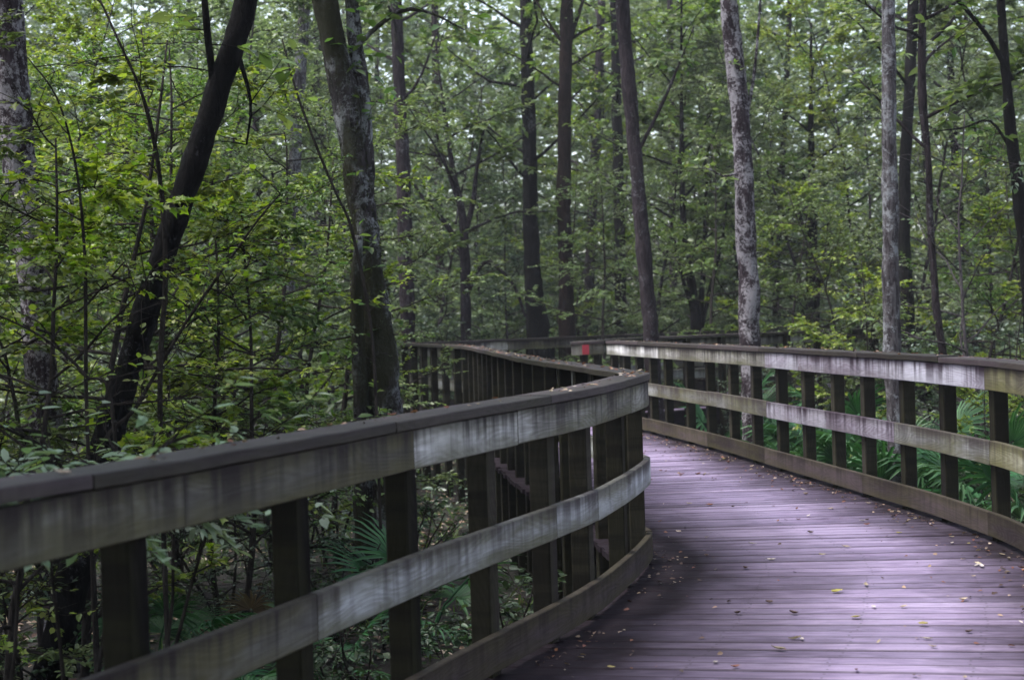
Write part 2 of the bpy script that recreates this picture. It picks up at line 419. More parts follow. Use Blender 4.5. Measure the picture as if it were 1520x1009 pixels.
def post_mesh(ln, a, zt, seed, w=.089):
    rnd = random.Random(seed); mb = MB()
    q, t, nr = ln.pt(a, .055 + w/2)
    zb = ground_z(q[0], q[1]) - .15; c = .006
    prof = [(-w/2+c,-w/2),(w/2-c,-w/2),(w/2,-w/2+c),(w/2,w/2-c),(w/2-c,w/2),(-w/2+c,w/2),(-w/2,w/2-c),(-w/2,-w/2+c)]
    tw = rnd.uniform(-.03, .03); lx, ly = rnd.uniform(-.004, .004), rnd.uniform(-.004, 0)
    V = []
    zs = [zb, .02, zt]
    for j, z in enumerate(zs):
        ca, sa = math.cos(tw), math.sin(tw)
        k = (z - zb) / (zt - zb)
        for x, y in prof:
            xx, yy = x*ca - y*sa + lx*k, x*sa + y*ca
            p = q + t * xx + nr * yy
            V.append((p[0], p[1], z))
    f, uv = [], []
    per = [0]
    for i in range(8): per.append(per[-1] + math.dist(prof[i], prof[(i+1) % 8]))
    for j in range(2):
        for k in range(8):
            k2 = (k+1) % 8
            f.append((j*8+k, j*8+k2, (j+1)*8+k2, (j+1)*8+k))
            uv.append([(zs[j], per[k]), (zs[j], per[k+1]), (zs[j+1], per[k+1]), (zs[j+1], per[k])])
    f.append(tuple(16+k for k in range(8))); uv.append([(x, y) for x, y in prof])
    mb.add(V, f, uv); return mb

SEED = [100]
def nxt(): SEED[0] += 1; return SEED[0]
def joints(ln, marks, every, a0, a1):
    ms = sorted(x for x in marks if a0 + .25 < x < a1 - .25)
    out = [a0]
    for x in ms + [a1]:
        while x - out[-1] > every * 1.45: out.append(out[-1] + every * random.uniform(.85, 1.1))
        out.append(x)
    return out

def railing(name, label, ln, a0, a1, posts, up_j, mid_j, toe_j, cap_j, toe=True, capw=.178, pick=None):
    root = empty(name, (0, 0, 0)); tag(root, label, 'railing', 'wooden boardwalk railings')
    q = ln.pt((a0 + a1) / 2)[0]; root.location = (q[0], q[1], 0)
    inv = Vector((-q[0], -q[1], 0))
    def put(nm, mbd, mat):
        mbd.v = [(x + inv.x, y + inv.y, z) for x, y, z in mbd.v]
        return mbd.build(nm, mat, root)
    for a in posts: put('post', post_mesh(ln, a, HR - .041, nxt()), M['post_wood'])
    def run(nm, js, o0, o1, z0, z1, mat, gap=.004, wob=.0015):
        for i in range(len(js) - 1):
            put(nm, sweep_board(ln, js[i] + gap/2, js[i+1] - gap/2, o0, o1, z0, z1, nxt(), wob=wob), (pick and pick(nm, (js[i] + js[i+1]) / 2)) or mat)
    run('cap_board', cap_j, 0, capw, HR - .038, HR, M['cap_wood'], .007, .0045)
    run('upper_board', up_j, .014, .052, HR - .038 - .145, HR - .041, M['rail_wood'])
    run('middle_board', mid_j, .014, .052, .465, .61, M['middle_wood'])
    if toe: run('toe_board', toe_j, .014, .052, .035, .18, M['toe_wood'])
    return root

def px_marks(ln, xs, out=0.): return [a for a in (ln.at_px(x, out) for x in xs) if a is not None]
def even(a0, a1, d):
    n = max(1, int(round((a1 - a0) / d))); return [a0 + (a1 - a0) * i / n for i in range(n + 1)]

LL, LF, LR, LN, LB = Line(PL, 1), Line(PF, 1), Line(PR, -1), Line(PN, -1), Line(PB, -1)
aL = {x: LL.at_px(x) for x in (465, 620)}; aR = {x: LR.at_px(x) for x in (1455, 1320, 1268, 1130)}
def pick_left(nm, a):
    if (nm == 'upper_board' and a < aL[620]) or (nm == 'middle_board' and a < aL[465]): return M['rail_dark']
def pick_right(nm, a):
    if nm in ('upper_board', 'middle_board') and a < aR[1455]: return M['rail_olive']
    if (nm == 'upper_board' and aR[1455] < a < aR[1130]) or (nm == 'middle_board' and aR[1320] < a < aR[1130]): return M['rail_purple']
# left: near stretch to the tip of the bend, then the stretch seen from outside
a_tip = LL.s[int(np.argmin(np.abs(PL[:, 1] - 8.58)))]
near_posts = px_marks(LL, [176, 426, 590, 711, 802, 858, 910], .1) + [a_tip - .10]
near_posts = sorted(near_posts + [near_posts[0] - .62, near_posts[0] - 1.24, near_posts[0] - 1.86])
j0 = .4
railing('railing', 'near left railing with pale stained boards, sweeping out to the bend', LL, j0, a_tip, near_posts,
        joints(LL, px_marks(LL, [620, 770, 886, 940]), 1.9, j0, a_tip),
        joints(LL, px_marks(LL, [465, 826, 888]), 1.9, j0, a_tip),
        joints(LL, px_marks(LL, [888]), 2.4, j0, a_tip), joints(LL, [], 1.7, j0, a_tip), pick=pick_left)
b_tip = a_tip + .006
far_posts = even(b_tip + .35, LL.len - .1, .64)
railing('railing', 'left railing past the bend, seen from outside as a dark row of posts', LL, b_tip, LL.len, far_posts,
        joints(LL, [], 2.2, b_tip, LL.len), joints(LL, [], 2.2, b_tip, LL.len), joints(LL, [], 2.4, b_tip, LL.len), joints(LL, [], 2.5, b_tip, LL.len))
railing('railing', 'farthest pale railing facing us across the end of the path', LF, .004, LF.len, even(.3, LF.len - .1, .7),
        joints(LF, [], 1.9, .004, LF.len), joints(LF, [], 1.9, .004, LF.len), joints(LF, [], 2.4, .004, LF.len), joints(LF, [], 2.5, .004, LF.len))
rp = px_marks(LR, [990, 1021, 1052, 1086, 1120, 1158, 1195, 1238, 1283, 1340, 1404, 1476], .1)
r_near = []; a = min(rp)
while a > .6: a -= .63; r_near.append(a)
r_far = []; a = max(rp) + .64
while a < LR.len: r_far.append(a); a += .64
R0, R1 = .1, LR.len - .01
railing('railing', 'long right railing with pale streaked boards above the deck edge', LR, R0, R1, sorted(rp + r_near + r_far),
        joints(LR, px_marks(LR, [1043, 1130, 1180, 1268, 1455]), 1.9, R0, R1),
        joints(LR, px_marks(LR, [1130, 1183, 1220, 1320, 1458]), 1.9, R0, R1),
        joints(LR, px_marks(LR, [1042, 1270, 1455]), 2.4, R0, R1), joints(LR, px_marks(LR, [1270, 1390]), 2.4, R0, R1), pick=pick_right)
nose = railing('railing', 'short pale railing end marked with a red reflector', LN, .012, LN.len, [.30],
        [.012, LN.len], [.012, LN.len], [.012, LN.len], [.012, LN.len])
mk = MB(); q, t, nr = LN.pt(.30, 0)
c0, c1 = q - t*.045 - nr*.006, q + t*.045 - nr*.006
c2, c3 = c1 + nr*.018, c0 + nr*.018
lo = nose.location
zz = (HR - .17, HR - .045)
vv = [(c[0]-lo.x, c[1]-lo.y, z) for z in zz for c in (c0, c1, c2, c3)]
mk.add(vv, [(0,3,2,1),(4,5,6,7),(0,1,5,4),(1,2,6,5),(2,3,7,6),(3,0,4,7)])
mk.build('reflector', M['red'], nose)
railing('railing', 'dark railing seen from behind, leading off right between the trunks', LB, .03, LB.len, even(.3, LB.len - .06, .66),
        joints(LB, [], 2.0, .03, LB.len), joints(LB, [], 2.0, .03, LB.len), joints(LB, [], 2.4, .03, LB.len), joints(LB, [], 2.5, .03, LB.len))

# ------------------------------------------------------------------ deck: fanned boards between the two rails
leftb = np.concatenate([PL, PF[1:]]); rightb = np.concatenate([PR, PN[1:], PB[1:], [[7.1, 26.], [7.2, 29.0]]])
leftb = np.concatenate([[[-3.3, -2.3]], leftb])
rightb = np.concatenate([[[-.75, -2.3]], rightb])
def hit(poly, c, d):
    nrm = np.array([-d[1], d[0]])
    r = (poly - c) @ nrm
    best = None
    for i in np.nonzero(r[:-1] * r[1:] <= 0)[0]:
        k = r[i] / (r[i] - r[i+1] + 1e-12); q = poly[i] + (poly[i+1] - poly[i]) * k
        dd = np.linalg.norm(q - c)
        if best is None or dd < best[0]: best = (dd, q)
    return None if best is None else best[1]
cen_y = np.array([-2, 0, 2, 4, 6, 8, 12, 16, 20, 22, 24, 26, 28.5])
cen_x = np.array([-1.9, -1.1, -.3, .45, 1.15, 1.72, 1.45, .85, .0, -.1, 2.0, 3.8, 5.6])
ang = np.array([20, 20, 18, 15, 11, 5, -2.5, -8, -12, -12, -12, -12, -12.])
mb = MB(); shade_wear = []
y = -1.6; edges = []
while y < 28.4:
    c = np.array([np.interp(y, cen_y, cen_x), y]); a = rad(float(np.interp(y, cen_y, ang)))
    d = np.array([math.cos(a), -math.sin(a)])
    ql, qr = hit(leftb, c, d), hit(rightb, c, d)
    if ql is not None and qr is not None: edges.append((ql - d * .20, qr + d * .20, y))
    y += .121 / math.cos(a)
rd = random.Random(3)
for (l0, r0, y0), (l1, r1, y1) in zip(edges[:-1], edges[1:]):
    g = rd.uniform(.0025, .0065); dz = rd.uniform(-.0025, .0025); tz = rd.uniform(-.0015, .0015)
    el, er = rd.uniform(-.02, .02), rd.uniform(-.02, .02)
    if y0 > 19.2 and np.linalg.norm(r0 - l0) > 14: continue
    nl = (l1 - l0) / max(np.linalg.norm(l1 - l0), 1e-6); nr_ = (r1 - r0) / max(np.linalg.norm(r1 - r0), 1e-6)
    if np.linalg.norm(l1 - l0) > .35 or np.linalg.norm(r1 - r0) > .35: pass
    A, B, D_, E_ = l0 + nl*g, r0 + nr_*g, r1 - nr_*g, l1 - nl*g
    dx = (B - A) / np.linalg.norm(B - A)
    A, E_, B, D_ = A + dx*el, E_ + dx*el, B + dx*er, D_ + dx*er
    nseg = 6; V = []
    ch = .005
    for i in range(nseg + 1):
        k = i / nseg
        p0, p1 = A + (B - A)*k, E_ + (D_ - E_)*k
        w = (p1 - p0); wl = np.linalg.norm(w); w = w / max(wl, 1e-6)
        zz = dz + .002 * noise.noise(Vector((k * 3, y0 * 9, 0)))
        for q, z in ((p0, -.038), (p0, -ch), (p0 + w*ch, 0), (p1 - w*ch, tz), (p1, tz - ch), (p1, -.038)):
            V.append((q[0], q[1], z + zz))
    f, uv, wr = [], [], []
    L = np.linalg.norm(B - A)
    yy = [-.05, 0, .006, .110, .116, .16]
    for i in range(nseg):
        for k in range(6):
            k2 = (k + 1) % 6
            f.append((i*6+k, i*6+k2, (i+1)*6+k2, (i+1)*6+k) if False else (i*6+k, (i+1)*6+k, (i+1)*6+k2, i*6+k2))
            u0, u1 = L*i/nseg, L*(i+1)/nseg
            va, vb = yy[k], yy[k2] if k < 5 else .21
            uv.append([(u0, va), (u1, va), (u1, vb), (u0, vb)])
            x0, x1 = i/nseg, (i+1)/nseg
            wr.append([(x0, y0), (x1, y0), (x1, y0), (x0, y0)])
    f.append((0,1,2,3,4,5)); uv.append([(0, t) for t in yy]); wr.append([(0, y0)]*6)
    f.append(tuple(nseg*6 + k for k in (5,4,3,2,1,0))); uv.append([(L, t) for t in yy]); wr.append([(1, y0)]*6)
    mb.add(V, f, uv); shade_wear += wr
# rim joists under both edges
for ln, a0, a1 in ((LL, .2, LL.len), (LF, 0, LF.len), (LR, 0, LR.len), (LB, 0, LB.len)):
    s = sweep_board(ln, a0, a1, .10, .145, -.29, -.042, 9, step=.25)
    # between posts only: keep it inside the post line
    s2 = sweep_board(ln, a0, a1, -.02, .03, -.29, -.042, 9, step=.25)
    mb.add(s2.v, s2.f, s2.uv); shade_wear += [[(0, 0)] * len(q) for q in s2.f]
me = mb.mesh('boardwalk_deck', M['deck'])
l2 = me.uv_layers.new(name='ShadeWear'); l2.data.foreach_set('uv', [c for q in shade_wear for p in q for c in p])
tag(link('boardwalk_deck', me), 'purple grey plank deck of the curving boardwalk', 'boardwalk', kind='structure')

# ------------------------------------------------------------------ leaves
def unit(a): return a / np.maximum(np.linalg.norm(a, axis=-1, keepdims=True), 1e-9)
SHAPES = {   # (along, across) outline halves; the leaf folds along its midrib
    'ovate': ([(0, 0), (.30, .26), (.68, .20), (1, 0)], .28),
    'round': ([(0, 0), (.22, .34), (.66, .34), (1, 0)], .2),
    'lance': ([(0, 0), (.30, .13), (.68, .12), (1, 0)], .2),
    'lobed': ([(0, 0), (-.02, .34), (.28, .22), (.46, .52), (.60, .20), (1, 0)], .2),
}
def leaves_mesh(name, mat, P, D, Nn, L, shape='ovate', wid=1.0):
    P, D, Nn, L = (np.asarray(a, float) for a in (P, D, Nn, L))
    D = unit(D); S = unit(np.cross(D, Nn)); Nn = np.cross(S, D)
    half, fold = SHAPES[shape]
    k = len(half); n = len(P)
    # verts: midrib base, tip + k-2 per side
    cols = []
    def vert(a, b, side):
        curl = -.12 * a * a
        return P + L[:, None] * (D * a + S * (b * side * wid) + Nn * (b * fold * wid + curl))
    cols.append(vert(0, 0, 0))
    for a, b in half[1:-1]: cols.append(vert(a, b, 1))
    cols.append(vert(1, 0, 0))
    for a, b in reversed(half[1:-1]): cols.append(vert(a, b, -1))
    V = np.stack(cols, 1)                   # n, 2k-2, 3
    nv = V.shape[1]
    f1 = list(range(0, k)); f2 = list(range(k - 1, nv)) + [0]
    base = np.arange(n)[:, None] * nv
    F = np.concatenate([base + np.array(f1)[None], base + np.array(f2)[None]], 1).reshape(-1, k)
    me = bpy.data.meshes.new(name)
    me.vertices.add(n * nv); me.vertices.foreach_set('co', V.reshape(-1).astype(np.float32))
    me.loops.add(F.size); me.loops.foreach_set('vertex_index', F.reshape(-1).astype(np.int32))
    me.polygons.add(len(F)); me.polygons.foreach_set('loop_start', (np.arange(len(F)) * k).astype(np.int32))
    me.polygons.foreach_set('loop_total', np.full(len(F), k, np.int32))
    me.materials.append(mat); me.update(calc_edges=True); me.validate(); return me

def branch_path(rnd, p0, d, length, n, curve, wob):
    pts = [Vector(p0)]; d = Vector(d).normalized()
    for i in range(n):
        d = (d + Vector((rnd.gauss(0, wob), rnd.gauss(0, wob), rnd.gauss(0, wob) + curve / n))).normalized()
        pts.append(pts[-1] + d * (length / n))
    return pts

class Crown:
    def __init__(s): s.P, s.D, s.N, s.L = [], [], [], []
    def twig_leaves(s, rnd, pts, n, size, jit, hang=.0):
        m_ = len(pts) - 1
        for i in range(n):
            u = rnd.uniform(.12, 1) * m_; j = min(int(u), m_ - 1); p = pts[j].lerp(pts[j+1], u - j)
            t = (pts[j+1] - pts[j]).normalized()
            side = t.cross(Vector((0, 0, 1)))
            if side.length < .1: side = Vector((1, 0, 0))
            side.normalize()
            sg = 1 if i % 2 else -1
            d = t * rnd.uniform(.2, .9) + side * sg * rnd.uniform(.5, 1.1) + Vector((rnd.gauss(0, .25), rnd.gauss(0, .25), rnd.gauss(0, .25) - hang))
            nn = Vector((rnd.gauss(0, jit), rnd.gauss(0, jit), 1))
            s.P.append(tuple(p)); s.D.append(tuple(d)); s.N.append(tuple(nn)); s.L.append(size * rnd.uniform(.6, 1.2))
    def mesh(s, name, mat, shape, wid=1.): return leaves_mesh(name, mat, s.P, s.D, s.N, s.L, shape, wid)

def limbs_on(rnd, wood, crown, trunk, radii, n, f0, f1, length, rise, curve, twigs, tlen, lpt, lsize, jit=.45, prof=None, hang=.1, bare=0.):
    m_ = len(trunk) - 1; az = rnd.uniform(0, 6.28)
    for i in range(n):
        fr = f0 + (f1 - f0) * (i + rnd.uniform(.1, .9)) / n
        u = min(fr * m_, m_ - .001); j = int(u)
        p = trunk[j].lerp(trunk[j+1], u - j); r = radii[j] * .5
        az += 2.4 + rnd.uniform(-.5, .5)
        k = (fr - f0) / (f1 - f0 + 1e-6)
        Ln = length * (prof(k) if prof else (1 - .55 * k)) * rnd.uniform(.65, 1.15)
        d = Vector((math.cos(az), math.sin(az), rise * rnd.uniform(.6, 1.4)))
        lp = branch_path(rnd, p, d, Ln, 6, curve, .13)
        r = min(r, .012 * Ln + .006)
        tube(wood, lp, [r * (1 - .8 * q / 6) + .002 for q in range(7)], 5, cap=False)
        isbare = rnd.random() < bare; dn = rnd.choice((.35, .8, 1.2, 1.6, 2.)); ls = lsize * rnd.uniform(.75, 1.25)
        for w in range(twigs):
            uu = rnd.uniform(.22, 1.) * 6; jj = min(int(uu), 5); tp = lp[jj].lerp(lp[jj+1], uu - jj)
            t = (lp[jj+1] - lp[jj]).normalized()
            side = Vector((-t.y, t.x, 0)).normalized() * (1 if w % 2 else -1)
            td = t * rnd.uniform(.3, .9) + side * rnd.uniform(.4, 1) + Vector((0, 0, rnd.gauss(.05, .25)))
            tw = branch_path(rnd, tp, td, tlen * rnd.uniform(.5, 1.3), 4, -.05, .16)
            tube(wood, tw, [.0042, .0036, .003, .0022, .0012], 3, cap=False)
            if not isbare: crown.twig_leaves(rnd, tw, max(1, int(rnd.randint(max(1, lpt - 3), lpt + 3) * dn)), ls, jit, hang)

def sapling(seed, H, r0, n, f0, length, rise, curve, twigs, tlen, lpt, lsize, leafmat, shape, bark='twig', stems=1, spreadst=.3, jit=.45, wid=1., prof=None, bare=0., hang=.1, name='sapling'):
    rnd = random.Random(seed); wood = MB(); cr = Crown()
    for sidx in range(stems):
        a = rnd.uniform(0, 6.28)
        lean = spreadst if stems > 1 else .05
        d = Vector((math.cos(a) * lean, math.sin(a) * lean, 1))
        hh = H * (rnd.uniform(.92, 1.05) if stems == 3 else rnd.uniform(.75, 1.05))
        tr = branch_path(rnd, (rnd.uniform(-.08, .08) * (stems > 1), rnd.uniform(-.08, .08) * (stems > 1), -.1), d, hh, 12, .12, .06)
        rr = [r0 * (1 - .88 * i / 12) + .003 for i in range(13)]
        tube(wood, tr, rr, 7, .1, 8)
        limbs_on(rnd, wood, cr, tr, rr, max(2, n // stems), f0, .99, length, rise, curve, twigs, tlen, lpt, lsize, jit, prof, hang, bare)
    root = empty(name)
    wood.build('trunk', M[bark], root, True)
    link('crown', cr.mesh('crown', M[leafmat], shape, wid), root)
    return root, len(cr.P)

full = lambda k: .55 + .6 * math.sin(math.pi * min(1, k * 1.05 + .1)) * .8
PROTO = {}
def proto(key, **kw):
    r, nl = sapling(**kw); PROTO[key] = [r, False]; print('proto', key, nl)
proto('broad', seed=11, H=4.6, r0=.028, n=22, f0=.30, length=1.25, rise=.35, curve=.0, twigs=14, tlen=.34, lpt=13, lsize=.064, leafmat='leaf_yellow', shape='lobed', prof=full, bare=.1)
proto('broad2', seed=12, H=4.2, r0=.024, n=22, f0=.24, length=1.2, rise=.3, curve=-.05, twigs=15, tlen=.36, lpt=19, lsize=.055, leafmat='leaf_mid', shape='ovate', prof=full, bare=.08)
proto('layer', seed=13, H=5.2, r0=.034, n=26, f0=.10, length=1.6, rise=.18, curve=-.02, twigs=15, tlen=.36, lpt=22, lsize=.052, leafmat='leaf_mid', shape='ovate', jit=.3, prof=full)
proto('layer_y', seed=14, H=5.0, r0=.034, n=24, f0=.12, length=1.5, rise=.22, curve=.0, twigs=14, tlen=.36, lpt=20, lsize=.054, leafmat='leaf_yellow', shape='round', jit=.35, prof=full)
proto('shrub', seed=15, H=2.2, r0=.018, n=24, f0=.1, length=.8, rise=.5, curve=.05, twigs=9, tlen=.26, lpt=9, lsize=.05, leafmat='leaf_blue', shape='ovate', stems=4, prof=full, name='shrub')
proto('shrub_d', seed=16, H=1.9, r0=.018, n=26, f0=.08, length=.75, rise=.5, curve=.05, twigs=9, tlen=.26, lpt=9, lsize=.058, leafmat='leaf_dark', shape='ovate', stems=5, prof=full, name='shrub')
proto('bush', seed=17, H=.95, r0=.010, n=18, f0=.1, length=.42, rise=.6, curve=.05, twigs=8, tlen=.2, lpt=9, lsize=.05, leafmat='leaf_dark', shape='ovate', stems=5, spreadst=.45, prof=full, name='shrub')
proto('tall', seed=18, H=10.5, r0=.055, n=40, f0=.12, length=2.6, rise=.4, curve=.0, twigs=20, tlen=.62, lpt=24, lsize=.088, leafmat='leaf_grey', shape='ovate', bark='bark_grey', prof=full, bare=.15, name='tree')
proto('tall_b', seed=19, H=9.5, r0=.05, n=40, f0=.08, length=2.5, rise=.3, curve=-.05, twigs=20, tlen=.62, lpt=24, lsize=.085, leafmat='leaf_blue', shape='ovate', bark='bark_grey', prof=full, name='tree')
proto('tall_y', seed=20, H=11, r0=.055, n=38, f0=.16, length=2.6, rise=.5, curve=.0, twigs=20, tlen=.62, lpt=22, lsize=.088, leafmat='leaf_yellow', shape='ovate', bark='bark_grey', prof=full, name='tree')
proto('added_canopy', seed=31, H=12.5, r0=.15, n=30, f0=.44, length=3.6, rise=.35, curve=.0, twigs=18, tlen=.9, lpt=19, lsize=.16, leafmat='leaf_mid', shape='ovate', bark='bark_grey', prof=full, name='tree')
proto('bare', seed=21, H=4.8, r0=.026, n=20, f0=.15, length=1.3, rise=.6, curve=.1, twigs=7, tlen=.45, lpt=3, lsize=.06, leafmat='leaf_mid', shape='ovate', bark='twig_pale', prof=full, bare=.55)
proto('sprig', seed=22, H=2.15, r0=.010, n=15, f0=.87, length=.55, rise=.25, curve=-.1, twigs=6, tlen=.26, lpt=8, lsize=.08, leafmat='leaf_pale', shape='lance', stems=3, spreadst=.12, jit=.25, wid=1.3, name='shrub')

GROUPS = {'broad': 'yellow green saplings', 'broad2': 'mid green saplings', 'layer': 'layered green saplings', 'layer_y': 'yellow green saplings', 'shrub': 'forest shrubs', 'shrub_d': 'forest shrubs', 'bush': 'forest shrubs', 'tall': 'background trees', 'tall_b': 'background trees', 'tall_y': 'background trees', 'added_canopy': 'unseen trees added for shade over the path', 'bare': 'thin bare saplings', 'sprig': 'forest shrubs'}
CATS = {'tall': 'tree', 'tall_b': 'tree', 'tall_y': 'tree', 'added_canopy': 'tree', 'shrub': 'shrub', 'shrub_d': 'shrub', 'bush': 'shrub', 'sprig': 'shrub'}
def plant(key, x, y, label, sc=1., rz=None, tilt=None):
    rz = random.uniform(0, 6.28) if rz is None else rz
    tilt = tilt or (random.gauss(0, .05), random.gauss(0, .05))
    root, used = PROTO[key]
    loc = (x, y, ground_z(x, y))
    if not used:
        o = root; PROTO[key][1] = True
        o.location = loc; o.rotation_euler = (tilt[0], tilt[1], rz); o.scale = (sc,) * 3
    else: o = copy_tree(root, loc, rz, sc, tilt=tilt)
    tag(o, label, CATS.get(key, 'sapling'), GROUPS[key]); return o
def plant_px(key, px, y, label, sc=1., **kw):
    p = at(px, 470, y); return plant(key, p.x, p.y, label, sc, **kw)

# ------------------------------------------------------------------ the trunks one can tell apart
def big_tree(label, pix, depth, bark, top=11., crown=None, base_flare=1.25, rough=.2, limbs=(), seg=24, group=None, lsize=.14, name='tree', nl=13, seed=None, mossy=0):
    """pix: (px, py, width in px) from the lowest visible spot upwards"""
    seed = seed or nxt(); rnd = random.Random(seed)
    P = []
    for px, py, w in pix:
        q = at(px, py, depth); P.append([q.x, q.y, q.z, w * depth / F_PX / 2])
    P.sort(key=lambda q: q[2])
    d0 = np.array(P[1][:3]) - np.array(P[0][:3]); d0 = d0 / max(d0[2], .05)
    gz = ground_z(P[0][0], P[0][1])
    if P[0][2] > gz + .05:
        h = P[0][2] - gz + .15
        P.insert(0, [P[0][0] - d0[0]*h*.8, P[0][1], gz - .15, P[0][3] * base_flare])
        if h > .8: P.insert(1, [P[1][0] - d0[0]*h*.45, P[1][1], gz - .15 + h*.45, P[1][3] * (1 + (base_flare-1)*.3)])
    dl = np.array(P[-1][:3]) - np.array(P[-2][:3]); dl = dl / max(dl[2], .05)
    r_top = P[-1][3]; z = P[-1][2]; x, y = P[-1][0], P[-1][1]
    while z < top:
        st = min(1.2, top - z + .01); z += st; dl = dl * .85
        x += dl[0] * st + rnd.gauss(0, .03); y += rnd.gauss(0, .04)
        P.append([x, y, z, max(.02, r_top * (1 - .75 * (z - 3) / (top - 2)))])
    b = P[0]
    sp = smooth_path([[q[0]-b[0], q[1]-b[1], q[2]-gz, q[3]] for q in P], .06 if depth < 20 else .12)
    root = empty(name, (b[0], b[1], gz)); tag(root, label, 'tree', group)
    wood = MB(); cr = Crown()
    tr = [Vector(q[:3]) for q in sp]; rr = [max(.01, q[3]) for q in sp]
    tube(wood, tr, rr, seg, rough, 5, seed=seed)
    if crown:
        f0, n, ln = crown
        limbs_on(rnd, wood, cr, tr, rr, n, f0, .99, ln, .5, .1, nl, .6, 9, lsize, prof=full)
    tw = root
    for lim in limbs:                      # [(px,py,w),...] limbs drawn from the photograph, on the same tree
        dz = rnd.uniform(-.3, .3)
        q = [at(px, py, depth + (dz * i / max(1, len(lim)-1))) for i, (px, py, w) in enumerate(lim)]
        pr = smooth_path([[p.x-b[0], p.y-b[1], p.z-gz, lim[i][2]*depth/F_PX/2] for i, p in enumerate(q)], .08)
        tube(wood, [Vector(p[:3]) for p in pr], [max(.003, p[3]) for p in pr], 8, rough*.7, 9, seed=seed)
        if crown:
            pts = [Vector(p[:3]) for p in pr]
            for w in range(max(3, int(len(pts) * .5))):
                j = rnd.randint(len(pts)//3, len(pts)-1)
                td = Vector((rnd.gauss(0, 1), rnd.gauss(0, 1), rnd.gauss(.2, .5)))
                t2 = branch_path(rnd, pts[j], td, .4*rnd.uniform(.5, 1.3), 4, 0, .15)
                tube(wood, t2, [.005, .004, .003, .002, .001], 3, cap=False)
                cr.twig_leaves(rnd, t2, 6, lsize*.8, .45, .1)
    wood.build('trunk', M[bark], root, True)
    if mossy:
        mo = Crown(); nv = len(wood.v)
        trunk_n = len(tr) * seg
        for q in range(mossy * 6):
            k = rnd.randrange(trunk_n); v = Vector(wood.v[k]); c = tr[k // seg]
            if v.z > 6.5 or noise.noise(Vector((v.x * 3, v.y * 3, v.z * 1.3 + 5))) < .05: continue
            nrm = (v - c).normalized(); a = rnd.uniform(0, 6.28)
            t = nrm.cross(Vector((0, 0, 1))).normalized()
            mo.P.append(tuple(v + t * rnd.gauss(0, .012) + Vector((0, 0, rnd.gauss(0, .04))) - nrm * .004)); mo.D.append(tuple(nrm * rnd.uniform(.3, 1) + t * rnd.gauss(0, .5) + Vector((0, 0, rnd.gauss(-.5, .6)))))
            mo.N.append((rnd.gauss(0, 1), rnd.gauss(0, 1), .6)); mo.L.append(rnd.uniform(.012, .04))
        link('moss', mo.mesh('moss', M['moss'], 'lance'), root)
    if cr.P: link('crown', cr.mesh('crown', M['leaf_mid'], 'ovate'), root)
    return root

big_tree('thick grey lichen spotted trunk at the left edge among leaves', [(62,560,46),(48,400,46),(30,250,48),(14,100,50),(8,0,50)], 10.5, 'bark_patch', crown=(.6, 14, 2.2))
big_tree('black leaning trunk slanting up to the right, pale lichen blotches', [(152,680,46),(170,620,42),(183,580,40),(205,500,38),(235,400,37),(268,300,36),(297,215,35),(325,130,35),(352,50,34),(366,0,33)], 8.6, 'bark_dark', top=9., crown=(.62, 12, 2.),
         limbs=[[(320,150,12),(309,60,11),(300,-40,9)], [(350,70,9),(372,150,5),(366,215,3)]])
big_tree('mossy double trunk beside the near railing, forked at the top', [(574,640,56),(568,560,50),(561,480,44),(550,400,38),(540,320,38),(528,240,42),(513,150,40),(498,80,38),(482,0,36)], 12.2, 'bark_moss', crown=(.6, 14, 2.4), seg=28, rough=.26, mossy=2200,
         limbs=[[(541,330,26),(543,240,25),(539,170,25),(533,110,24),(527,60,22),(522,0,20),(518,-60,18)], [(542,860,32),(538,640,26),(532,520,21),(530,420,18),(533,350,12)], [(530,70,8),(560,40,7),(600,15,6),(640,20,4),(690,45,2)]])
big_tree('slim pale grey trunk left of the mossy double trunk', [(432,340,17),(440,200,18),(446,100,18),(452,0,17)], 21, 'bark_pale', crown=(.6, 12, 2.2))
big_tree('slender dark trunk right behind the mossy double trunk', [(606,490,22),(602,380,22),(598,250,20),(592,120,18),(588,0,17)], 24.5, 'bark_grey', crown=(.5, 14, 2.4))
big_tree('stout black trunk behind the far railing, left of the brown one', [(800,500,36),(793,440,27),(788,350,23),(786,230,21),(783,120,19),(780,0,17)], 29, 'bark_dark', crown=(.4, 18, 2.6))
big_tree('straight dark brown trunk rising behind the far railing', [(842,500,25),(840,420,22),(837,300,21),(838,180,20),(840,80,19),(842,0,18)], 27.5, 'bark_brown', crown=(.5, 14, 2.4),
         limbs=[[(840,80,8),(856,30,6),(866,0,5)], [(832,60,5),(812,30,4),(795,0,3)], [(842,62,5),(870,45,4),(905,32,2)]])
big_tree('slim dark straight trunk just left of the grey-brown trunk at the rail end', [(922,500,18),(921,400,17),(919,300,16),(916,180,15),(914,60,14),(912,0,13)], 33, 'bark_dark', crown=(.4, 16, 2.5))
big_tree('grey-brown trunk standing behind the end of the right railing', [(977,660,27),(970,560,24),(965,480,23),(958,400,22),(949,300,21),(940,200,20),(932,110,21),(924,0,20)], 19.4, 'bark_grey', crown=(.55, 14, 2.3),
         limbs=[[(945,230,6),(985,150,5),(1010,90,3),(1030,40,2)]])
big_tree('patchy trunk with white lichen blotches behind the right railing', [(1118,660,32),(1115,560,31),(1113,480,30),(1111,400,30),(1106,300,29),(1101,200,28),(1094,120,27),(1086,50,26),(1082,0,26)], 17.2, 'bark_patch', crown=(.55, 14, 2.3),
         limbs=[[(1104,190,8),(1118,120,5),(1126,40,4),(1130,-20,3)], [(1108,250,4),(1076,262,3),(1050,250,2),(1020,255,1)]])
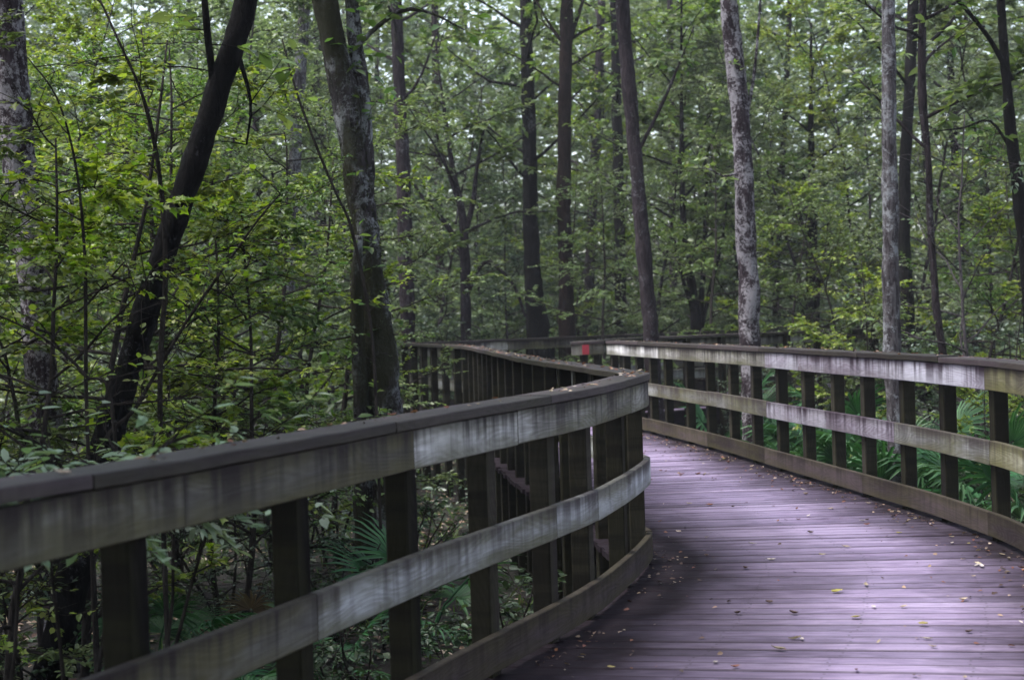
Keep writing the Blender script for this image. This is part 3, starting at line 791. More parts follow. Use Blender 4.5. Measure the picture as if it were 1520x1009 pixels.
big_tree('pale whitish lichen-clad trunk behind the right railing', [(1333,700,26),(1328,600,25),(1324,520,25),(1322,420,25),(1321,300,24),(1320,200,23),(1319,100,21),(1318,0,18)], 13.4, 'bark_pale', crown=(.6, 14, 2.2))
big_tree('dark trunk close behind the pale whitish trunk', [(1348,520,22),(1345,430,20),(1342,330,18),(1345,220,17),(1352,100,16),(1356,0,15)], 22, 'bark_dark', crown=(.4, 14, 2.4))
big_tree('thin crooked stem right of the pale whitish trunk', [(1402,540,13),(1390,460,11),(1386,400,10),(1381,330,10),(1378,240,10),(1370,160,12),(1368,90,11),(1370,0,10)], 15.5, 'bark_grey', top=7, crown=(.5, 12, 1.6), base_flare=1.1)
big_tree('dark slanting trunk at the right edge of the view', [(1530,480,20),(1522,380,19),(1511,280,18),(1500,190,16),(1492,100,14),(1485,0,13)], 14.5, 'bark_dark', crown=(.5, 12, 2.),
         limbs=[[(1502,120,9),(1470,60,7),(1430,10,6),(1400,-20,5)], [(1505,230,5),(1470,180,4),(1430,190,3),(1385,195,2)]])
big_tree('small dark forked tree behind the dark far railing', [(1208,520,20),(1207,440,19),(1205,380,17),(1206,300,13),(1204,200,9)], 29, 'bark_dark', top=7, crown=(.4, 16, 2.2),
         limbs=[[(1210,430,9),(1240,390,7),(1275,352,5),(1305,335,3)], [(1207,380,6),(1190,330,5),(1180,270,3)]])
big_tree('many stemmed dark small tree behind the right railing', [(1036,510,20),(1030,450,14),(1022,390,11),(1014,320,9),(1012,200,7)], 27, 'bark_dark', top=8, crown=(.35, 16, 2.2),
         limbs=[[(1036,500,10),(1043,420,8),(1046,340,6),(1050,250,4)], [(1038,500,8),(1056,420,6),(1072,360,4),(1078,300,3)], [(1030,470,6),(1010,400,5),(996,330,3)]])
big_tree('small tree with arching forked limbs behind the far railing', [(692,500,16),(691,440,15),(690,380,15),(686,320,12),(672,250,8),(662,180,6)], 28, 'bark_grey', top=7.5, crown=(.4, 16, 2.2),
         limbs=[[(690,380,10),(660,330,8),(632,300,6),(612,265,4),(604,215,3)], [(690,350,9),(702,300,8),(708,250,6),(720,180,4)], [(692,440,7),(720,390,6),(760,420,5),(780,470,4)], [(690,330,6),(660,240,5),(640,170,3)]])

# thin arching stems on the left
for pix, dep, mt_, lab in [
    ([(140,720,7),(200,600,6),(270,480,5),(330,400,4),(385,330,3),(420,290,2)], 8.0, 'twig', 'thin bare stem leaning right from behind the near railing'),
    ([(560,640,5),(548,480,5),(520,340,5),(500,290,4),(470,215,4),(440,130,3),(420,60,2)], 10.8, 'twig', 'thin arching stem crossing left of the mossy double trunk'),
    ([(238,620,8),(240,420,8),(236,310,7),(230,220,7),(215,140,5),(185,70,4),(150,0,3)], 8.0, 'twig', 'slender dark stem left of the leaning trunk, bending left at the top'),
    ([(130,640,6),(120,500,6),(118,380,5),(112,250,4),(92,150,3),(50,90,2)], 7.2, 'twig', 'slender straight stem among the left edge leaves'),
    ([(170,640,6),(120,560,5),(60,505,4),(0,470,3),(-40,455,2)], 6.8, 'twig', 'thin stem drooping toward the left edge')]:
    q = [at(px, py, dep) for px, py, w_ in pix]; g0 = ground_z(q[0].x, q[0].y)
    pts = [[q[0].x, q[0].y, g0 - .1, pix[0][2]*dep/F_PX/2]] + [[p.x, p.y + .1*math.sin(i), p.z, pix[i][2]*dep/F_PX/2] for i, p in enumerate(q)]
    pts = [[a-q[0].x, b_-q[0].y, c_-g0, d_] for a, b_, c_, d_ in pts]
    sp = smooth_path(pts, .06); wood = MB()
    tube(wood, [Vector(p[:3]) for p in sp], [max(.002, p[3]) for p in sp], 7, .15, 12)
    rnd = random.Random(int(pix[0][0])); cr = Crown(); V3 = [Vector(p[:3]) for p in sp]
    for k_ in range(16):
        j = rnd.randint(len(V3)//3, len(V3)-1)
        tw = branch_path(rnd, V3[j], (rnd.gauss(0, 1), rnd.gauss(0, 1), rnd.gauss(.4, .5)), rnd.uniform(.2, .7), 5, 0, .14)
        tube(wood, tw, [.004, .0036, .003, .0024, .0018, .001], 4, cap=False)
        if k_ % 2: cr.twig_leaves(rnd, tw, 7, .06, .4, .1)
    root = empty('sapling', (q[0].x, q[0].y, g0)); tag(root, lab, 'sapling', 'thin bare saplings')
    wood.build('trunk', M[mt_], root, True); link('crown', cr.mesh('crown', M['leaf_yellow'], 'ovate'), root)

# slender trunks farther back in the wood
rnd = random.Random(55)
spots = [(120,30),(480,38),(655,42),(872,36),(1000,40),(1150,34),(1430,28),(395,29)]
near_name = lambda px: ('behind the left shrubs' if px < 520 else 'behind the far railing' if px < 900 else 'behind the right railing')
for px, dp in spots:
    w = rnd.uniform(7, 15)
    lean = rnd.uniform(-25, 25)
    big_tree('thin distant trunk in the hazy wood ' + near_name(px), [(px,500,w*1.1),(px+lean*.3,330,w),(px+lean*.7,160,w*.9),(px+lean,0,w*.8)], dp, rnd.choice(['bark_dark','bark_dark','bark_brown','bark_grey']), top=12, crown=(.25, 20, 2.2), seg=8, rough=.08, group='thin distant trunks', nl=8, lsize=.085)

# ------------------------------------------------------------------ understory
for px, dp, key, sc, lab in [
    (-5, 7.4, 'broad', .85, 'yellow green broadleaf sapling at the left edge'),
    (262, 11.6, 'broad', .9, 'thin dark stemmed broadleaf sapling just behind the black leaning trunk'),
    (45, 9.4, 'broad2', .9, 'mid green sapling behind the pale leaf sprays at the left edge'),
    (100, 9.6, 'layer_y', .95, 'yellow green sapling in front of the thick left edge trunk'),
    (345, 10.4, 'broad2', .9, 'mid green sapling right of the black leaning trunk'),
    (405, 12.6, 'layer', .9, 'layered sapling between the leaning trunk and mossy double trunk'),
    (395, 14.5, 'layer_y', 1.0, 'bright layered sapling deep between the leaning and mossy trunks'),
    (250, 13.0, 'layer', 1.05, 'tall layered sapling behind the black leaning trunk'),
    (20, 13.5, 'layer', 1.0, 'layered sapling behind the thick left edge trunk'),
    (480, 16.5, 'layer', 1.05, 'layered sapling behind the mossy double trunk'),
    (170, 17.0, 'layer_y', 1.1, 'yellow green sapling far behind the black leaning trunk'),
    (330, 19.0, 'tall', .75, 'young bushy tree behind the left saplings'),
    (60, 20.0, 'tall_y', .75, 'young yellow green tree behind the left edge trunk'),
    (640, 31.0, 'tall', .8, 'fine leaved tree left of the arching limbed small tree'),
    (730, 34.0, 'tall_b', .9, 'blue green tree behind the arching limbed small tree'),
    (560, 27.0, 'tall', .8, 'fine leaved tree right behind the mossy double trunk'),
    (690, 45.0, 'tall', 1.0, 'hazy green tree between the arching tree and black trunk'),
    (810, 33.0, 'layer', 1.25, 'pale layered tree crossing the dark brown trunk'),
    (870, 38.0, 'tall_b', .95, 'blue green tree between brown trunk and slim dark trunk'),
    (905, 24.5, 'layer', 1.0, 'green sapling left of the grey-brown trunk at the rail end'),
    (1020, 31.0, 'tall', .85, 'green tree behind the many stemmed small tree'),
    (1060, 24.0, 'layer', 1.1, 'layered sapling left of the white blotched trunk'),
    (1165, 24.0, 'layer_y', 1.0, 'yellow tinged sapling right of the white blotched trunk'),
    (1180, 33.0, 'tall_b', .9, 'blue green tree behind the small dark forked tree'),
    (1270, 21.0, 'broad2', 1.1, 'bright sapling left of the pale whitish trunk'),
    (1285, 16.5, 'broad', .72, 'small yellow sapling close left of the pale whitish trunk'),
    (1300, 29.0, 'tall_y', .8, 'yellow green tree behind the pale whitish trunk'),
    (1430, 19.5, 'layer', 1.0, 'layered sapling right of the thin crooked stem'),
    (1480, 24.0, 'tall', .75, 'green tree behind the slanting trunk at the right edge'),
    (1450, 15.5, 'bare', 1.0, 'mostly bare pale twigged sapling near the right edge'),
    (1395, 27.0, 'tall_b', .85, 'blue green tree behind the thin crooked stem'),
    (960, 29.0, 'tall', .8, 'green tree behind the grey-brown trunk at the rail end'),
    (500, 33.0, 'tall_b', .95, 'blue green tree far behind the mossy double trunk'),
    (400, 27.0, 'tall', .9, 'green tree far behind the slim pale grey trunk'),
    (200, 30.0, 'tall_b', .95, 'blue green tree far behind the leaning trunk'),
    (-180, 9.5, 'layer', 1.0, 'layered sapling outside the left edge of the view'),
    (-330, 12.0, 'tall_y', .7, 'young yellow green tree outside the left edge of the view'),
    (-250, 17.0, 'tall', .85, 'bushy tree outside the left edge of the view'),
    (-120, 13.5, 'shrub', 1.2, 'blue green shrub outside the left edge of the view'),
    (-300, 8.5, 'broad2', 1.0, 'mid green sapling outside the left edge of the view'),
    (1680, 14.0, 'layer', 1.0, 'layered sapling outside the right edge of the view'),
    (1750, 19.0, 'tall', .85, 'bushy tree outside the right edge of the view'),
    (1850, 13.0, 'tall_b', .75, 'blue green tree outside the right edge of the view'),
    (10, 30.0, 'tall', .9, 'green tree far behind the left edge trunk'),
    (1540, 20.0, 'layer_y', 1.0, 'yellow green sapling at the right edge of the view'),
    (430, 13.8, 'layer_y', .85, 'yellow green sapling close left of the mossy double trunk'),
    (318, 11.0, 'broad', .85, 'broadleaf sapling deep right of the black leaning trunk'),
    (-20, 9.0, 'layer', .95, 'layered sapling half cut by the left edge'),
    (180, 11.2, 'layer', .95, 'layered green sapling right behind the black leaning trunk'),
    (70, 16.0, 'tall_y', .62, 'small yellow green tree between the left edge trunk and leaning trunk'),
    (300, 23.0, 'tall_b', .8, 'blue green tree behind the gap right of the leaning trunk'),
    (450, 22.5, 'tall', .75, 'bushy tree behind the slim pale grey trunk'),
    (600, 36.0, 'tall_b', 1.0, 'blue green tree behind the slender dark trunk'),
    (770, 40.0, 'tall', 1.0, 'green tree behind the stout black trunk'),
    (840, 36.0, 'tall_y', .9, 'yellow green tree behind the dark brown trunk'),
    (760, 31.0, 'tall_b', .7, 'blue green tree between arching tree and stout black trunk'),
    (1000, 37.0, 'tall_y', .95, 'yellow green tree far behind the many stemmed small tree'),
    (1100, 30.0, 'tall', .8, 'green tree behind the white blotched trunk'),
    (1230, 26.0, 'tall', .75, 'green tree right behind the small dark forked tree'),
    (1350, 24.0, 'tall', .75, 'green tree behind the pale whitish trunk'),
    (1250, 36.0, 'tall_b', 1.0, 'blue green tree far behind the small dark forked tree'),
    (1440, 31.0, 'tall', .9, 'green tree far right of the thin crooked stem'),
    (1520, 28.0, 'tall_y', .8, 'yellow green tree behind the right edge trunk'),
    (930, 42.0, 'tall', 1.05, 'hazy green tree behind the slim dark straight trunk'),
    (250, 36.0, 'tall', 1.0, 'hazy green tree far behind the left saplings'),
    ]:
    plant_px(key, px, dp, lab, sc)

# unseen trees added just outside the view to darken the near path
for x, y, key, sc, lab in [(-4.2, 1.2, 'added_canopy', 1., 'tall unseen tree added for shade left of the near boardwalk'), (-3.7, 3.4, 'added_canopy', .95, 'tall unseen tree added for shade over the near railing'), (-6.6, 2.2, 'added_canopy', 1.05, 'tall unseen tree added for shade, set back left of the near railing'), (-4.6, 5.4, 'added_canopy', .95, 'tall unseen tree added for shade left of the near railing'),
    (1.6, -2.6, 'added_canopy', 1., 'tall unseen tree added for shade behind the viewpoint'), (3.6, 2.0, 'added_canopy', 1., 'tall unseen tree added for shade right of the near boardwalk'), (-3.4, -3.4, 'added_canopy', 1.05, 'tall unseen tree added for shade at the near left of the path'),
    (5.6, 5.0, 'added_canopy', .95, 'tall unseen tree added for shade right of the near right railing')]:
    plant(key, x, y, lab, sc)

# shrubs low beside the path
for px, dp, key, sc, lab in [
    (330, 10.8, 'shrub', .8, 'blue green shrub right of the leaning trunk foot'),
    (420, 12.5, 'shrub_d', .8, 'dark shrub between leaning trunk and mossy trunk'),
    (480, 14.5, 'shrub', .8, 'blue green shrub behind the mossy trunk foot'),
    (250, 12.5, 'shrub_d', .9, 'dark shrub behind the leaning trunk foot'),
    (90, 10.5, 'shrub', .9, 'blue green shrub at the foot of the left edge trunk'),
    (20, 8.5, 'shrub_d', .85, 'dark shrub at the left edge under the saplings'),
    (620, 27.0, 'shrub', 1.3, 'blue green shrub behind the corner of the far railing'),
    (665, 29.0, 'shrub_d', 1.3, 'dark shrub below the arching limbed small tree'),
    (735, 30.0, 'shrub', 1.3, 'blue green shrub left of the stout black trunk'),
    (880, 30.0, 'shrub_d', 1.4, 'dark shrub right of the dark brown trunk'),
    (950, 31.0, 'shrub', 1.3, 'blue green shrub behind the grey-brown trunk'),
    (1000, 33.0, 'shrub_d', 1.4, 'dark shrub left of the many stemmed small tree'),
    (1085, 22.5, 'shrub', .9, 'blue green shrub right behind the white blotched trunk'),
    (1150, 30.0, 'shrub_d', 1.4, 'dark shrub left of the small dark forked tree'),
    (1160, 21.0, 'shrub', .9, 'blue green shrub between blotched and forked trunks'),
    (1260, 31.0, 'shrub', 1.4, 'blue green shrub right of the small dark forked tree'),
    (1300, 21.0, 'shrub_d', 1.1, 'dark shrub left behind the pale whitish trunk'),
    (1390, 19.0, 'shrub', 1.1, 'blue green shrub behind the thin crooked stem'),
    (1440, 22.0, 'shrub_d', 1.3, 'dark shrub right of the thin crooked stem'),
    (1500, 18.0, 'shrub', 1.1, 'blue green shrub beside the slanting right edge trunk'),
    (1450, 13.6, 'broad', .42, 'small yellow green sapling seen between the last posts of the right railing'),
    (1510, 14.2, 'layer_y', .38, 'small yellow green shrubby sapling at the right edge under the rail'),
    (1290, 14.6, 'bush', 1.0, 'low leafy bush left of the pale whitish trunk foot'),
    (1440, 12.8, 'bush', 1.15, 'low leafy bush seen through the right railing near the right edge'),
    (1500, 12.6, 'bush', 1.1, 'low bush under the rail at the right edge'),
    (1400, 13.8, 'bush', 1.0, 'low bush behind the right railing beside palmettos'),
    (1190, 18.0, 'bush', 1.1, 'low bush right of the white blotched trunk foot'),
    (25, 4.9, 'sprig', 1.04, 'shrub with pale lance shaped leaves over the near railing'),
    (150, 5.6, 'sprig', 1.02, 'pale narrow leaved shrub in front of the leaning trunk'),
    (-40, 5.6, 'sprig', 1.02, 'pale narrow leaved shrub cut by the left edge'),
    (60, 6.0, 'bush', 1.1, 'low bush under the near railing at the left edge'),
    (650, 8.0, 'bush', 1.0, 'low bush seen between the posts of the near railing'),
    (520, 8.8, 'bush', .9, 'low bush below the middle rail beside the mossy trunk'),
    (740, 9.3, 'bush', 1.1, 'low bush behind the near railing toward the bend'),
    (300, 7.4, 'bush', .9, 'low bush under the near railing left of the second post'),
    (590, 13.0, 'bush', 1.2, 'low bush at the foot of the mossy double trunk'),
    (470, 10.5, 'bush', 1.1, 'low bush left of the mossy double trunk foot'),
    ]:
    plant_px(key, px, dp, lab, sc)

# ------------------------------------------------------------------ palmettos: fans of blades on stalks
def fan_mesh(rnd, R, mat, blades=22, droop=.25):
    mb = MB()
    for i in range(blades):
        a = rad(-118 + 236 * i / (blades - 1)) + rnd.gauss(0, .02)
        L = R * (1 - .25 * abs(i/(blades-1) - .5) * 2) * rnd.uniform(.88, 1.06); w = R * .034
        d = Vector((math.cos(a), math.sin(a), 0)); s = Vector((-d.y, d.x, 0))
        pts = []
        for k, wk in ((.05, .3), (.4, 1.), (.75, .7), (1., .0)):
            z = -droop * L * k ** 2.2 + .10 * L * math.sin(k * 2.5)
            c = d * L * k + Vector((0, 0, z))
            pts.append((c - s*w*wk + Vector((0, 0, w*.5*wk)), c, c + s*w*wk + Vector((0, 0, w*.5*wk))))
        V = [p for t in pts[:-1] for p in t] + [pts[-1][1]]
        mb.add(V, [(0,1,4,3),(1,2,5,4),(3,4,7,6),(4,5,8,7),(6,7,9),(7,8,9)])
    return mb.mesh('frond', mat)
def palmetto_proto(seed, mat, n, R):
    rnd = random.Random(seed); root = empty('palmetto')
    stalk_mb = MB()
    fans = [fan_mesh(rnd, R * k, mat, droop=dr) for k, dr in ((1., .2), (.85, .4), (.95, .3))]
    for i in range(n):
        az = i * 2.4 + rnd.uniform(-.3, .3); el = rnd.uniform(.5, 1.25)
        L = R * rnd.uniform(.9, 1.5)
        tip = Vector((math.cos(az)*math.cos(el)*L, math.sin(az)*math.cos(el)*L, math.sin(el)*L))
        mid = tip * .5 + Vector((0, 0, .06))
        tube(stalk_mb, [Vector((0, 0, -.05)), mid, tip], [.008, .006, .005], 5)
        o = link('frond', rnd.choice(fans), root)
        o.location = tip
        dr = (tip - mid).normalized()
        o.rotation_euler = (rnd.gauss(0, .25), -math.asin(dr.z) * .75 + rnd.gauss(0, .15), az)
    stalk_mb.build('stalk', mat, root)
    return root
pp = palmetto_proto(5, M['palm'], 9, .42)
pp2 = palmetto_proto(6, M['palm'], 6, .36)
pd = palmetto_proto(8, M['palm_dead'], 3, .30)
first = {}
def palmetto(pr, px, py_base, dp, label, sc=1.):
    p = at(px, 470, dp)
    if px > 900:                     # clear of the right railing
        while p.x - np.interp(p.y, rightb[:, 1], rightb[:, 0]) < 1.12 * sc + .12 and p.y < 19: dp += .2; p = at(px, 470, dp)
    loc = (p.x, p.y, ground_z(p.x, p.y)); rz = random.uniform(0, 6.28)
    if pr.name not in first:
        first[pr.name] = 1; o = pr; o.location = loc; o.rotation_euler = (0, 0, rz)
    else: o = copy_tree(pr, loc, rz, sc)
    o.scale = (sc, sc, sc * (1.55 if px > 900 else 1.))
    tag(o, label, 'palmetto', 'fan palmettos')
for pr, px, dp, lab, sc in [
    (pp, 1226, 14.2, 'green fan palmetto behind the right railing, right of the blotched trunk', 1.49),
    (pp, 1268, 13.5, 'green fan palmetto left of the pale whitish trunk foot', 1.49),
    (pp, 1190, 15.6, 'small fan palmetto at the foot of the white blotched trunk', 1.49),
    (pp, 1382, 12.0, 'fan palmetto under the right railing, right of the pale whitish trunk', 1.35),
    (pp, 1446, 11.2, 'fan palmetto under the right railing near the right edge', 1.35),
    (pp2, 1082, 20.4, 'small fan palmetto left of the white blotched trunk foot', 1.62),
    (pp, 1512, 10.6, 'fan palmetto below the rail at the right edge', 1.35),
    (pp, 1212, 13.6, 'lush fan palmetto filling the gap right of the white blotched trunk', 1.15),
    (pp2, 1300, 12.6, 'tall fan palmetto just left of the pale whitish trunk', 1.2),
    (pp, 1248, 15.2, 'broad fan palmetto set back between blotched and whitish trunks', 1.25),
    (pp2, 1362, 12.6, 'fan palmetto close right of the pale whitish trunk', 1.15),
    (pp2, 1150, 18.0, 'fan palmetto close right of the white blotched trunk', 1.2),
    (pp, 300, 8.6, 'fan palmetto under the near railing, right of the first post', .8),
    (pp2, 470, 9.5, 'fan palmetto under the near railing, right of the second post', .9),
    (pp2, 390, 9.2, 'fan palmetto behind the second post of the near railing', .8),
    (pp, 210, 10.0, 'fan palmetto standing right of the leaning trunk foot', 1.0),
    (pp2, 110, 6.6, 'fan palmetto under the near railing at the left edge', .8),
    (pp2, 610, 10.5, 'fan palmetto right of the mossy double trunk foot', 1.35),
    (pd, 352, 10.4, 'dead tan palmetto fan under the near railing', 1.05),
    ]: palmetto(pr, px, 0, dp, lab, sc)

# ------------------------------------------------------------------ ground cover and litter (uncountable)
def scatter(name, label, mat, n, region, size, shape, lift, tilt, wid=1., seed=1):
    r = np.random.default_rng(seed); P, D, Nn, L = [], [], [], []
    while len(P) < n:
        x, y = region(r)
        k = noise.noise(Vector((x * .9, y * .9, seed * 3.1)))
        if r.random() > .55 + 1.1 * k: continue
        # keep off the deck
        l = np.interp(y, leftb[:, 1], leftb[:, 0]); rr = np.interp(y, rightb[:, 1], rightb[:, 0])
        if l - .1 < x < rr + .1: continue
        z = ground_z(x, y) + abs(r.normal(0, lift)); a = r.uniform(0, 6.28)
        P.append((x, y, z)); D.append((math.cos(a), math.sin(a), abs(r.normal(0, tilt)))); Nn.append((r.normal(0, .5), r.normal(0, .5), 1)); L.append(size * r.uniform(.5, 1.3))
    me = leaves_mesh(name, mat, P, D, Nn, L, shape, wid)
    tag(link(name, me), label, 'ground cover', kind='stuff')
near_reg = lambda r: (r.uniform(-7, 8), 2 + 24 * r.random() ** 1.2)
wide_reg = lambda r: (r.uniform(-22, 22), r.uniform(16, 48))
scatter('leaf_litter', 'brown dead leaves covering the forest floor', M['dry_leaf'], 9000, near_reg, .075, 'ovate', .015, .15, seed=2)
scatter('leaf_litter', 'dark rotting leaves covering the forest floor', M['dry_dark'], 9000, near_reg, .085, 'ovate', .015, .2, seed=3)
scatter('ground_cover', 'low green leafy plants covering the forest floor', M['leaf_dark'], 12000, near_reg, .06, 'ovate', .12, .25, seed=4)
scatter('ground_cover', 'low dark green plants covering the forest floor', M['leaf_dark'], 9000, near_reg, .08, 'ovate', .16, .3, seed=5)
scatter('grass', 'thin grass blades growing beside the boardwalk', M['leaf_mid'], 6000, near_reg, .22, 'lance', .02, 2.2, wid=.35, seed=6)
scatter('ground_cover', 'blue green low growth under the far trees', M['leaf_blue'], 22000, wide_reg, .13, 'ovate', .35, .3, seed=7)

# crumbs of dead leaves lying along the kerb boards and on the caps
r = np.random.default_rng(41); P, D, Nn, L = [], [], [], []
def crumb(x, y, z, s):
    a = r.uniform(0, 6.28); P.append((x, y, z)); D.append((math.cos(a), math.sin(a), r.normal(0, .15))); Nn.append((r.normal(0, .4), r.normal(0, .4), 1)); L.append(s)
for i in range(2600):
    ln, side = ((LR, 1), (LL, 0))[int(r.random() < .4)]
    a = r.uniform(3., ln.len - .3); q = ln.pt(a, -abs(r.normal(0, .10 if r.random() < .6 else .4)) - .0)[0]
    if noise.noise(Vector((a * 1.3, side * 9., 2))) < r.uniform(-.5, .3): continue
    crumb(q[0], q[1], .006 + r.random() * .006, r.uniform(.010, .034))
for ln, a0, a1, n_ in ((LL, a_tip - .9, LL.len, 700), (LL, 2.8, a_tip - .9, 90), (LR, 6., LR.len, 380)):
    for i in range(n_):
        a = r.uniform(a0, a1)
        if noise.noise(Vector((a * 1.9, 4., n_))) < r.uniform(-.4, .3): continue
        q = ln.pt(a, r.uniform(.02, .16))[0]; crumb(q[0], q[1], HR + .002 + r.random() * .008, r.uniform(.012, .036))
lm = leaves_mesh('leaf_litter', M['dry_leaf'], P, D, Nn, L, 'ovate', 1.2)
lm.materials.append(M['dry_dark']); lm.materials.append(M['dry_red'])
lm.polygons.foreach_set('material_index', np.repeat(r.choice([0, 1, 1, 2], len(P)), 2).astype(np.int32))
tag(link('leaf_litter', lm), 'crumbled dead leaves gathered along the kerb boards and rail caps', 'leaf litter', kind='stuff')

# ------------------------------------------------------------------ far wood: one mass
r = np.random.default_rng(77)
P, D, Nn, L = [], [], [], []
for c in range(7500):
    y = r.uniform(42, 80); x = r.uniform(-.55, .55) * y * 1.15 + r.normal(0, 2); z = ground_z(x, y) + r.uniform(0, 1) ** 1.3 * 19
    k = int(r.integers(35, 75)); sg = r.uniform(.5, 1.5)
    for i in range(k):
        P.append((x + r.normal(0, sg), y + r.normal(0, sg), z + r.normal(0, sg * .45)))
        a = r.uniform(0, 6.28); D.append((math.cos(a), math.sin(a), r.normal(0, .4))); Nn.append((r.normal(0, .6), r.normal(0, .6), 1)); L.append(r.uniform(.16, .36))
for c in range(1500):
    y = r.uniform(36, 60); x = r.uniform(-.55, .55) * y * 1.15; z = ground_z(x, y) + abs(r.normal(0, 1.6))
    if abs(x - 5) < 3 and y < 38: continue
    for i in range(45):
        P.append((x + r.normal(0, 1.), y + r.normal(0, 1.), z + r.normal(0, .5)))
        a = r.uniform(0, 6.28); D.append((math.cos(a), math.sin(a), r.normal(0, .4))); Nn.append((r.normal(0, .8), r.normal(0, .8), 1)); L.append(r.uniform(.14, .28))
far = leaves_mesh('far_woods', M['leaf_grey'], P, D, Nn, L, 'ovate', 1.2)
fo = tag(link('far_woods', far), 'hazy grey green forest far behind the boardwalk', 'forest', kind='stuff')
mb = MB()
for i in range(50):
    y = r.uniform(46, 80); x = r.uniform(-.55, .55) * y; g = ground_z(x, y)
    w = r.uniform(.06, .2); p0 = Vector((x, y, g - .2)); pts = branch_path(random.Random(i), p0, (r.normal(0, .08), 0, 1), 18, 8, 0, .03)
    tube(mb, pts, [w * (1 - .07 * k) for k in range(9)], 6)
tag(mb.build('far_trunks', M['bark_dark'], smooth=True), 'many thin grey trunks of the far forest', 'forest', kind='stuff')

# ------------------------------------------------------------------ fallen leaves on the deck and caps
def curled(seed, shape, size, curl):
    half, fold = SHAPES[shape]; rnd = random.Random(seed)
    mb = MB(); rows = []
    nseg = 6
    def wdt(a):
        for (a0, b0), (a1, b1) in zip(half[:-1], half[1:]):
            if a0 <= a <= a1 and a1 > a0: return b0 + (b1-b0)*(a-a0)/(a1-a0)
        return 0
    for i in range(nseg + 1):
        a = i / nseg; w = max(.02, wdt(a)); z = curl * (a - .5) ** 2 * 1.6
        rows.append([(size*(a-.5), -size*w, size*(z + curl*w*1.3 + rnd.uniform(0, .05))), (size*(a-.5), 0, size*z), (size*(a-.5), size*w, size*(z + curl*w*1.1 + rnd.uniform(0, .06)))])
    V = [p for row in rows for p in row]
    f = [q for i in range(nseg) for q in ((i*3, i*3+1, i*3+4, i*3+3), (i*3+1, i*3+2, i*3+5, i*3+4))]
    # leaf stalk
    b = len(V); V += [(-size*.5, -.001, 0), (-size*.5, .001, 0), (-size*.72, .001, .004), (-size*.72, -.001, .004)]
    f.append((b, b+1, b+2, b+3))
    zmin = min(p[2] for p in V); mb.add([(x, y, z - zmin) for x, y, z in V], f); return mb
KINDS = [('dry_pale', 'ovate', .044, .25, 'pale bleached dry leaf'), ('dry_leaf', 'ovate', .05, .35, 'tan curled dry leaf'), ('dry_red', 'ovate', .052, .45, 'russet brown curled leaf'),
         ('dry_dark', 'round', .04, .5, 'dark brown shrivelled leaf'), ('dry_green', 'round', .045, .2, 'yellowed fallen leaf')]
LEAFP = []
for i, (mk_, sh, sz, cu, lb) in enumerate(KINDS): LEAFP.append(curled(i + 60, sh, sz, cu).mesh('fallen_leaf', M[mk_], True))
rl = random.Random(91)
def drop(k, x, y, z, where, sc=1.):
    o = link('fallen_leaf', LEAFP[k]); o.location = (x, y, z); o.rotation_euler = (rl.gauss(0, .12), rl.gauss(0, .12), rl.uniform(0, 6.28)); o.scale = (sc,)*3
    tag(o, KINDS[k][4] + where, 'leaf', 'fallen leaves on the boardwalk')
spots = [(1062,985,0),(1155,965,1),(1270,918,4),(1297,848+55,0),(1180,950,1),(1178,912,3),(1095,912,3),(1370,928,4),(1285,870,1),(1220,825,1),(1203,792,3),(1255,813,1),(1116,808,0),(1145,832,0),(1375,950,0),(1190,951,0),(1430,892,1),(1012,705,2),(1054,751,2),(1106,845,3),(1200,767,0),(1280,774,0),(1325,760,0),(1372,735,0)]
Rm = Matrix(((rt.x, up.x, -fw.x), (rt.y, up.y, -fw.y), (rt.z, up.z, -fw.z)))
for px, py, k in spots:
    v = rt * ((px - CX)/F_PX) + up * ((CY - py)/F_PX) + fw; t = -EYE.z / v.z; p = EYE + v * t
    drop(k, p.x, p.y, .008, ' lying on the worn middle of the deck', rl.uniform(.9, 1.25))
for i in range(150):
    y = 5.4 + 12.5 * rl.random() ** 1.15
    l = np.interp(y, leftb[:, 1], leftb[:, 0]); rr = np.interp(y, rightb[:, 1], rightb[:, 0])
    u = rl.random()
    if i % 2: u = 1 - abs(rl.gauss(0, .14))
    u = min(max(u, .04), .96)
    x = l + (rr - l) * u
    drop(rl.choices([0, 1, 2, 3, 4], [3, 4, 3, 2, .4])[0], x, y, .008, ' by the right railing' if u > .75 else ' by the left railing' if u < .2 else ' on the open deck', rl.uniform(.45, 1.0) * (1.6 if rl.random() < .12 else 1))
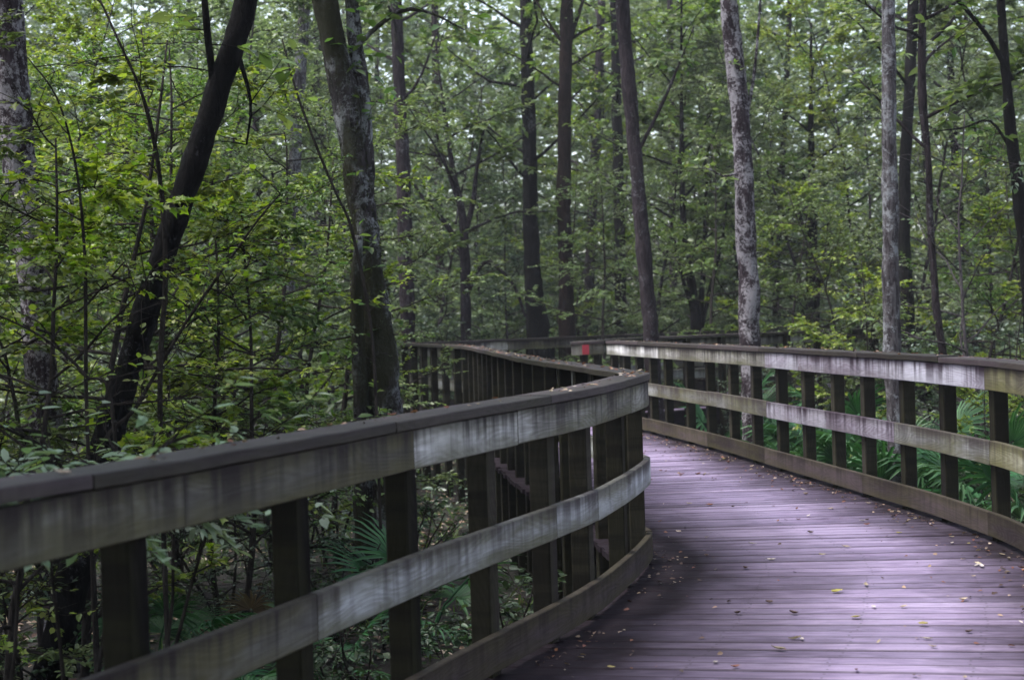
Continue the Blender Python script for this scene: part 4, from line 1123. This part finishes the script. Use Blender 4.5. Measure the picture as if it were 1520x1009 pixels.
for ln, a0, a1, n_, lab in ((LL, 3.2, a_tip, 14, ' on the near railing cap'), (LL, a_tip, LL.len, 40, ' on the cap of the left railing past the bend'), (LR, 7.5, LR.len, 22, ' on the cap of the right railing')):
    for i in range(n_):
        q = ln.pt(rl.uniform(a0, a1), rl.uniform(.03, .15))[0]
        drop(rl.choice([0, 1, 1, 2]), q[0], q[1], HR + .004, lab, rl.uniform(.4, .95))

# ------------------------------------------------------------------ air
mb = MB(); box(mb, -70, 70, -25, 110, -9, 34)
mt, nt, out = new_mat('haze')
pv = nt.nodes.new('ShaderNodeVolumePrincipled'); pv.inputs['Color'].default_value = (.86, .90, 1., 1)
pv.inputs['Density'].default_value = .0008; pv.inputs['Anisotropy'].default_value = .2
nt.links.new(pv.outputs[0], out.inputs['Volume'])
tag(mb.build('haze', mt), 'thin bluish damp air among the trees', 'haze', kind='stuff')

# ------------------------------------------------------------------ light
SUN_EL, SUN_AZ = rad(66), rad(-100)           # azimuth measured from +Y towards +X
w = bpy.data.worlds.new('World'); scene.world = w; w.use_nodes = True
nt = w.node_tree; bg = nt.nodes['Background']
sky = nt.nodes.new('ShaderNodeTexSky'); sky.sky_type = 'NISHITA'; sky.sun_disc = False
sky.sun_elevation = SUN_EL; sky.sun_rotation = SUN_AZ
sky.air_density = 1.0; sky.dust_density = 3.0; sky.ozone_density = 1.0
hs = nt.nodes.new('ShaderNodeHueSaturation'); hs.inputs['Saturation'].default_value = .6
nt.links.new(sky.outputs[0], hs.inputs['Color']); nt.links.new(hs.outputs[0], bg.inputs[0]); bg.inputs[1].default_value = .15
sd = bpy.data.lights.new('sun', 'SUN'); sd.energy = 2.2; sd.angle = rad(26); sd.color = (1, .98, .95)
so = bpy.data.objects.new('sun', sd); C.objects.link(so)
dv = Vector((math.sin(SUN_AZ) * math.cos(SUN_EL), math.cos(SUN_AZ) * math.cos(SUN_EL), math.sin(SUN_EL)))
so.rotation_euler = (-dv).to_track_quat('-Z', 'Y').to_euler(); so.location = (0, 0, 30)
scene.view_settings.view_transform = 'Standard'; scene.view_settings.look = 'None'
scene.view_settings.exposure = 1.7; scene.view_settings.gamma = 1
scene.render.engine = 'CYCLES'
scene.cycles.max_bounces = 6; scene.cycles.diffuse_bounces = 3; scene.cycles.transmission_bounces = 4
scene.cycles.use_denoising = True
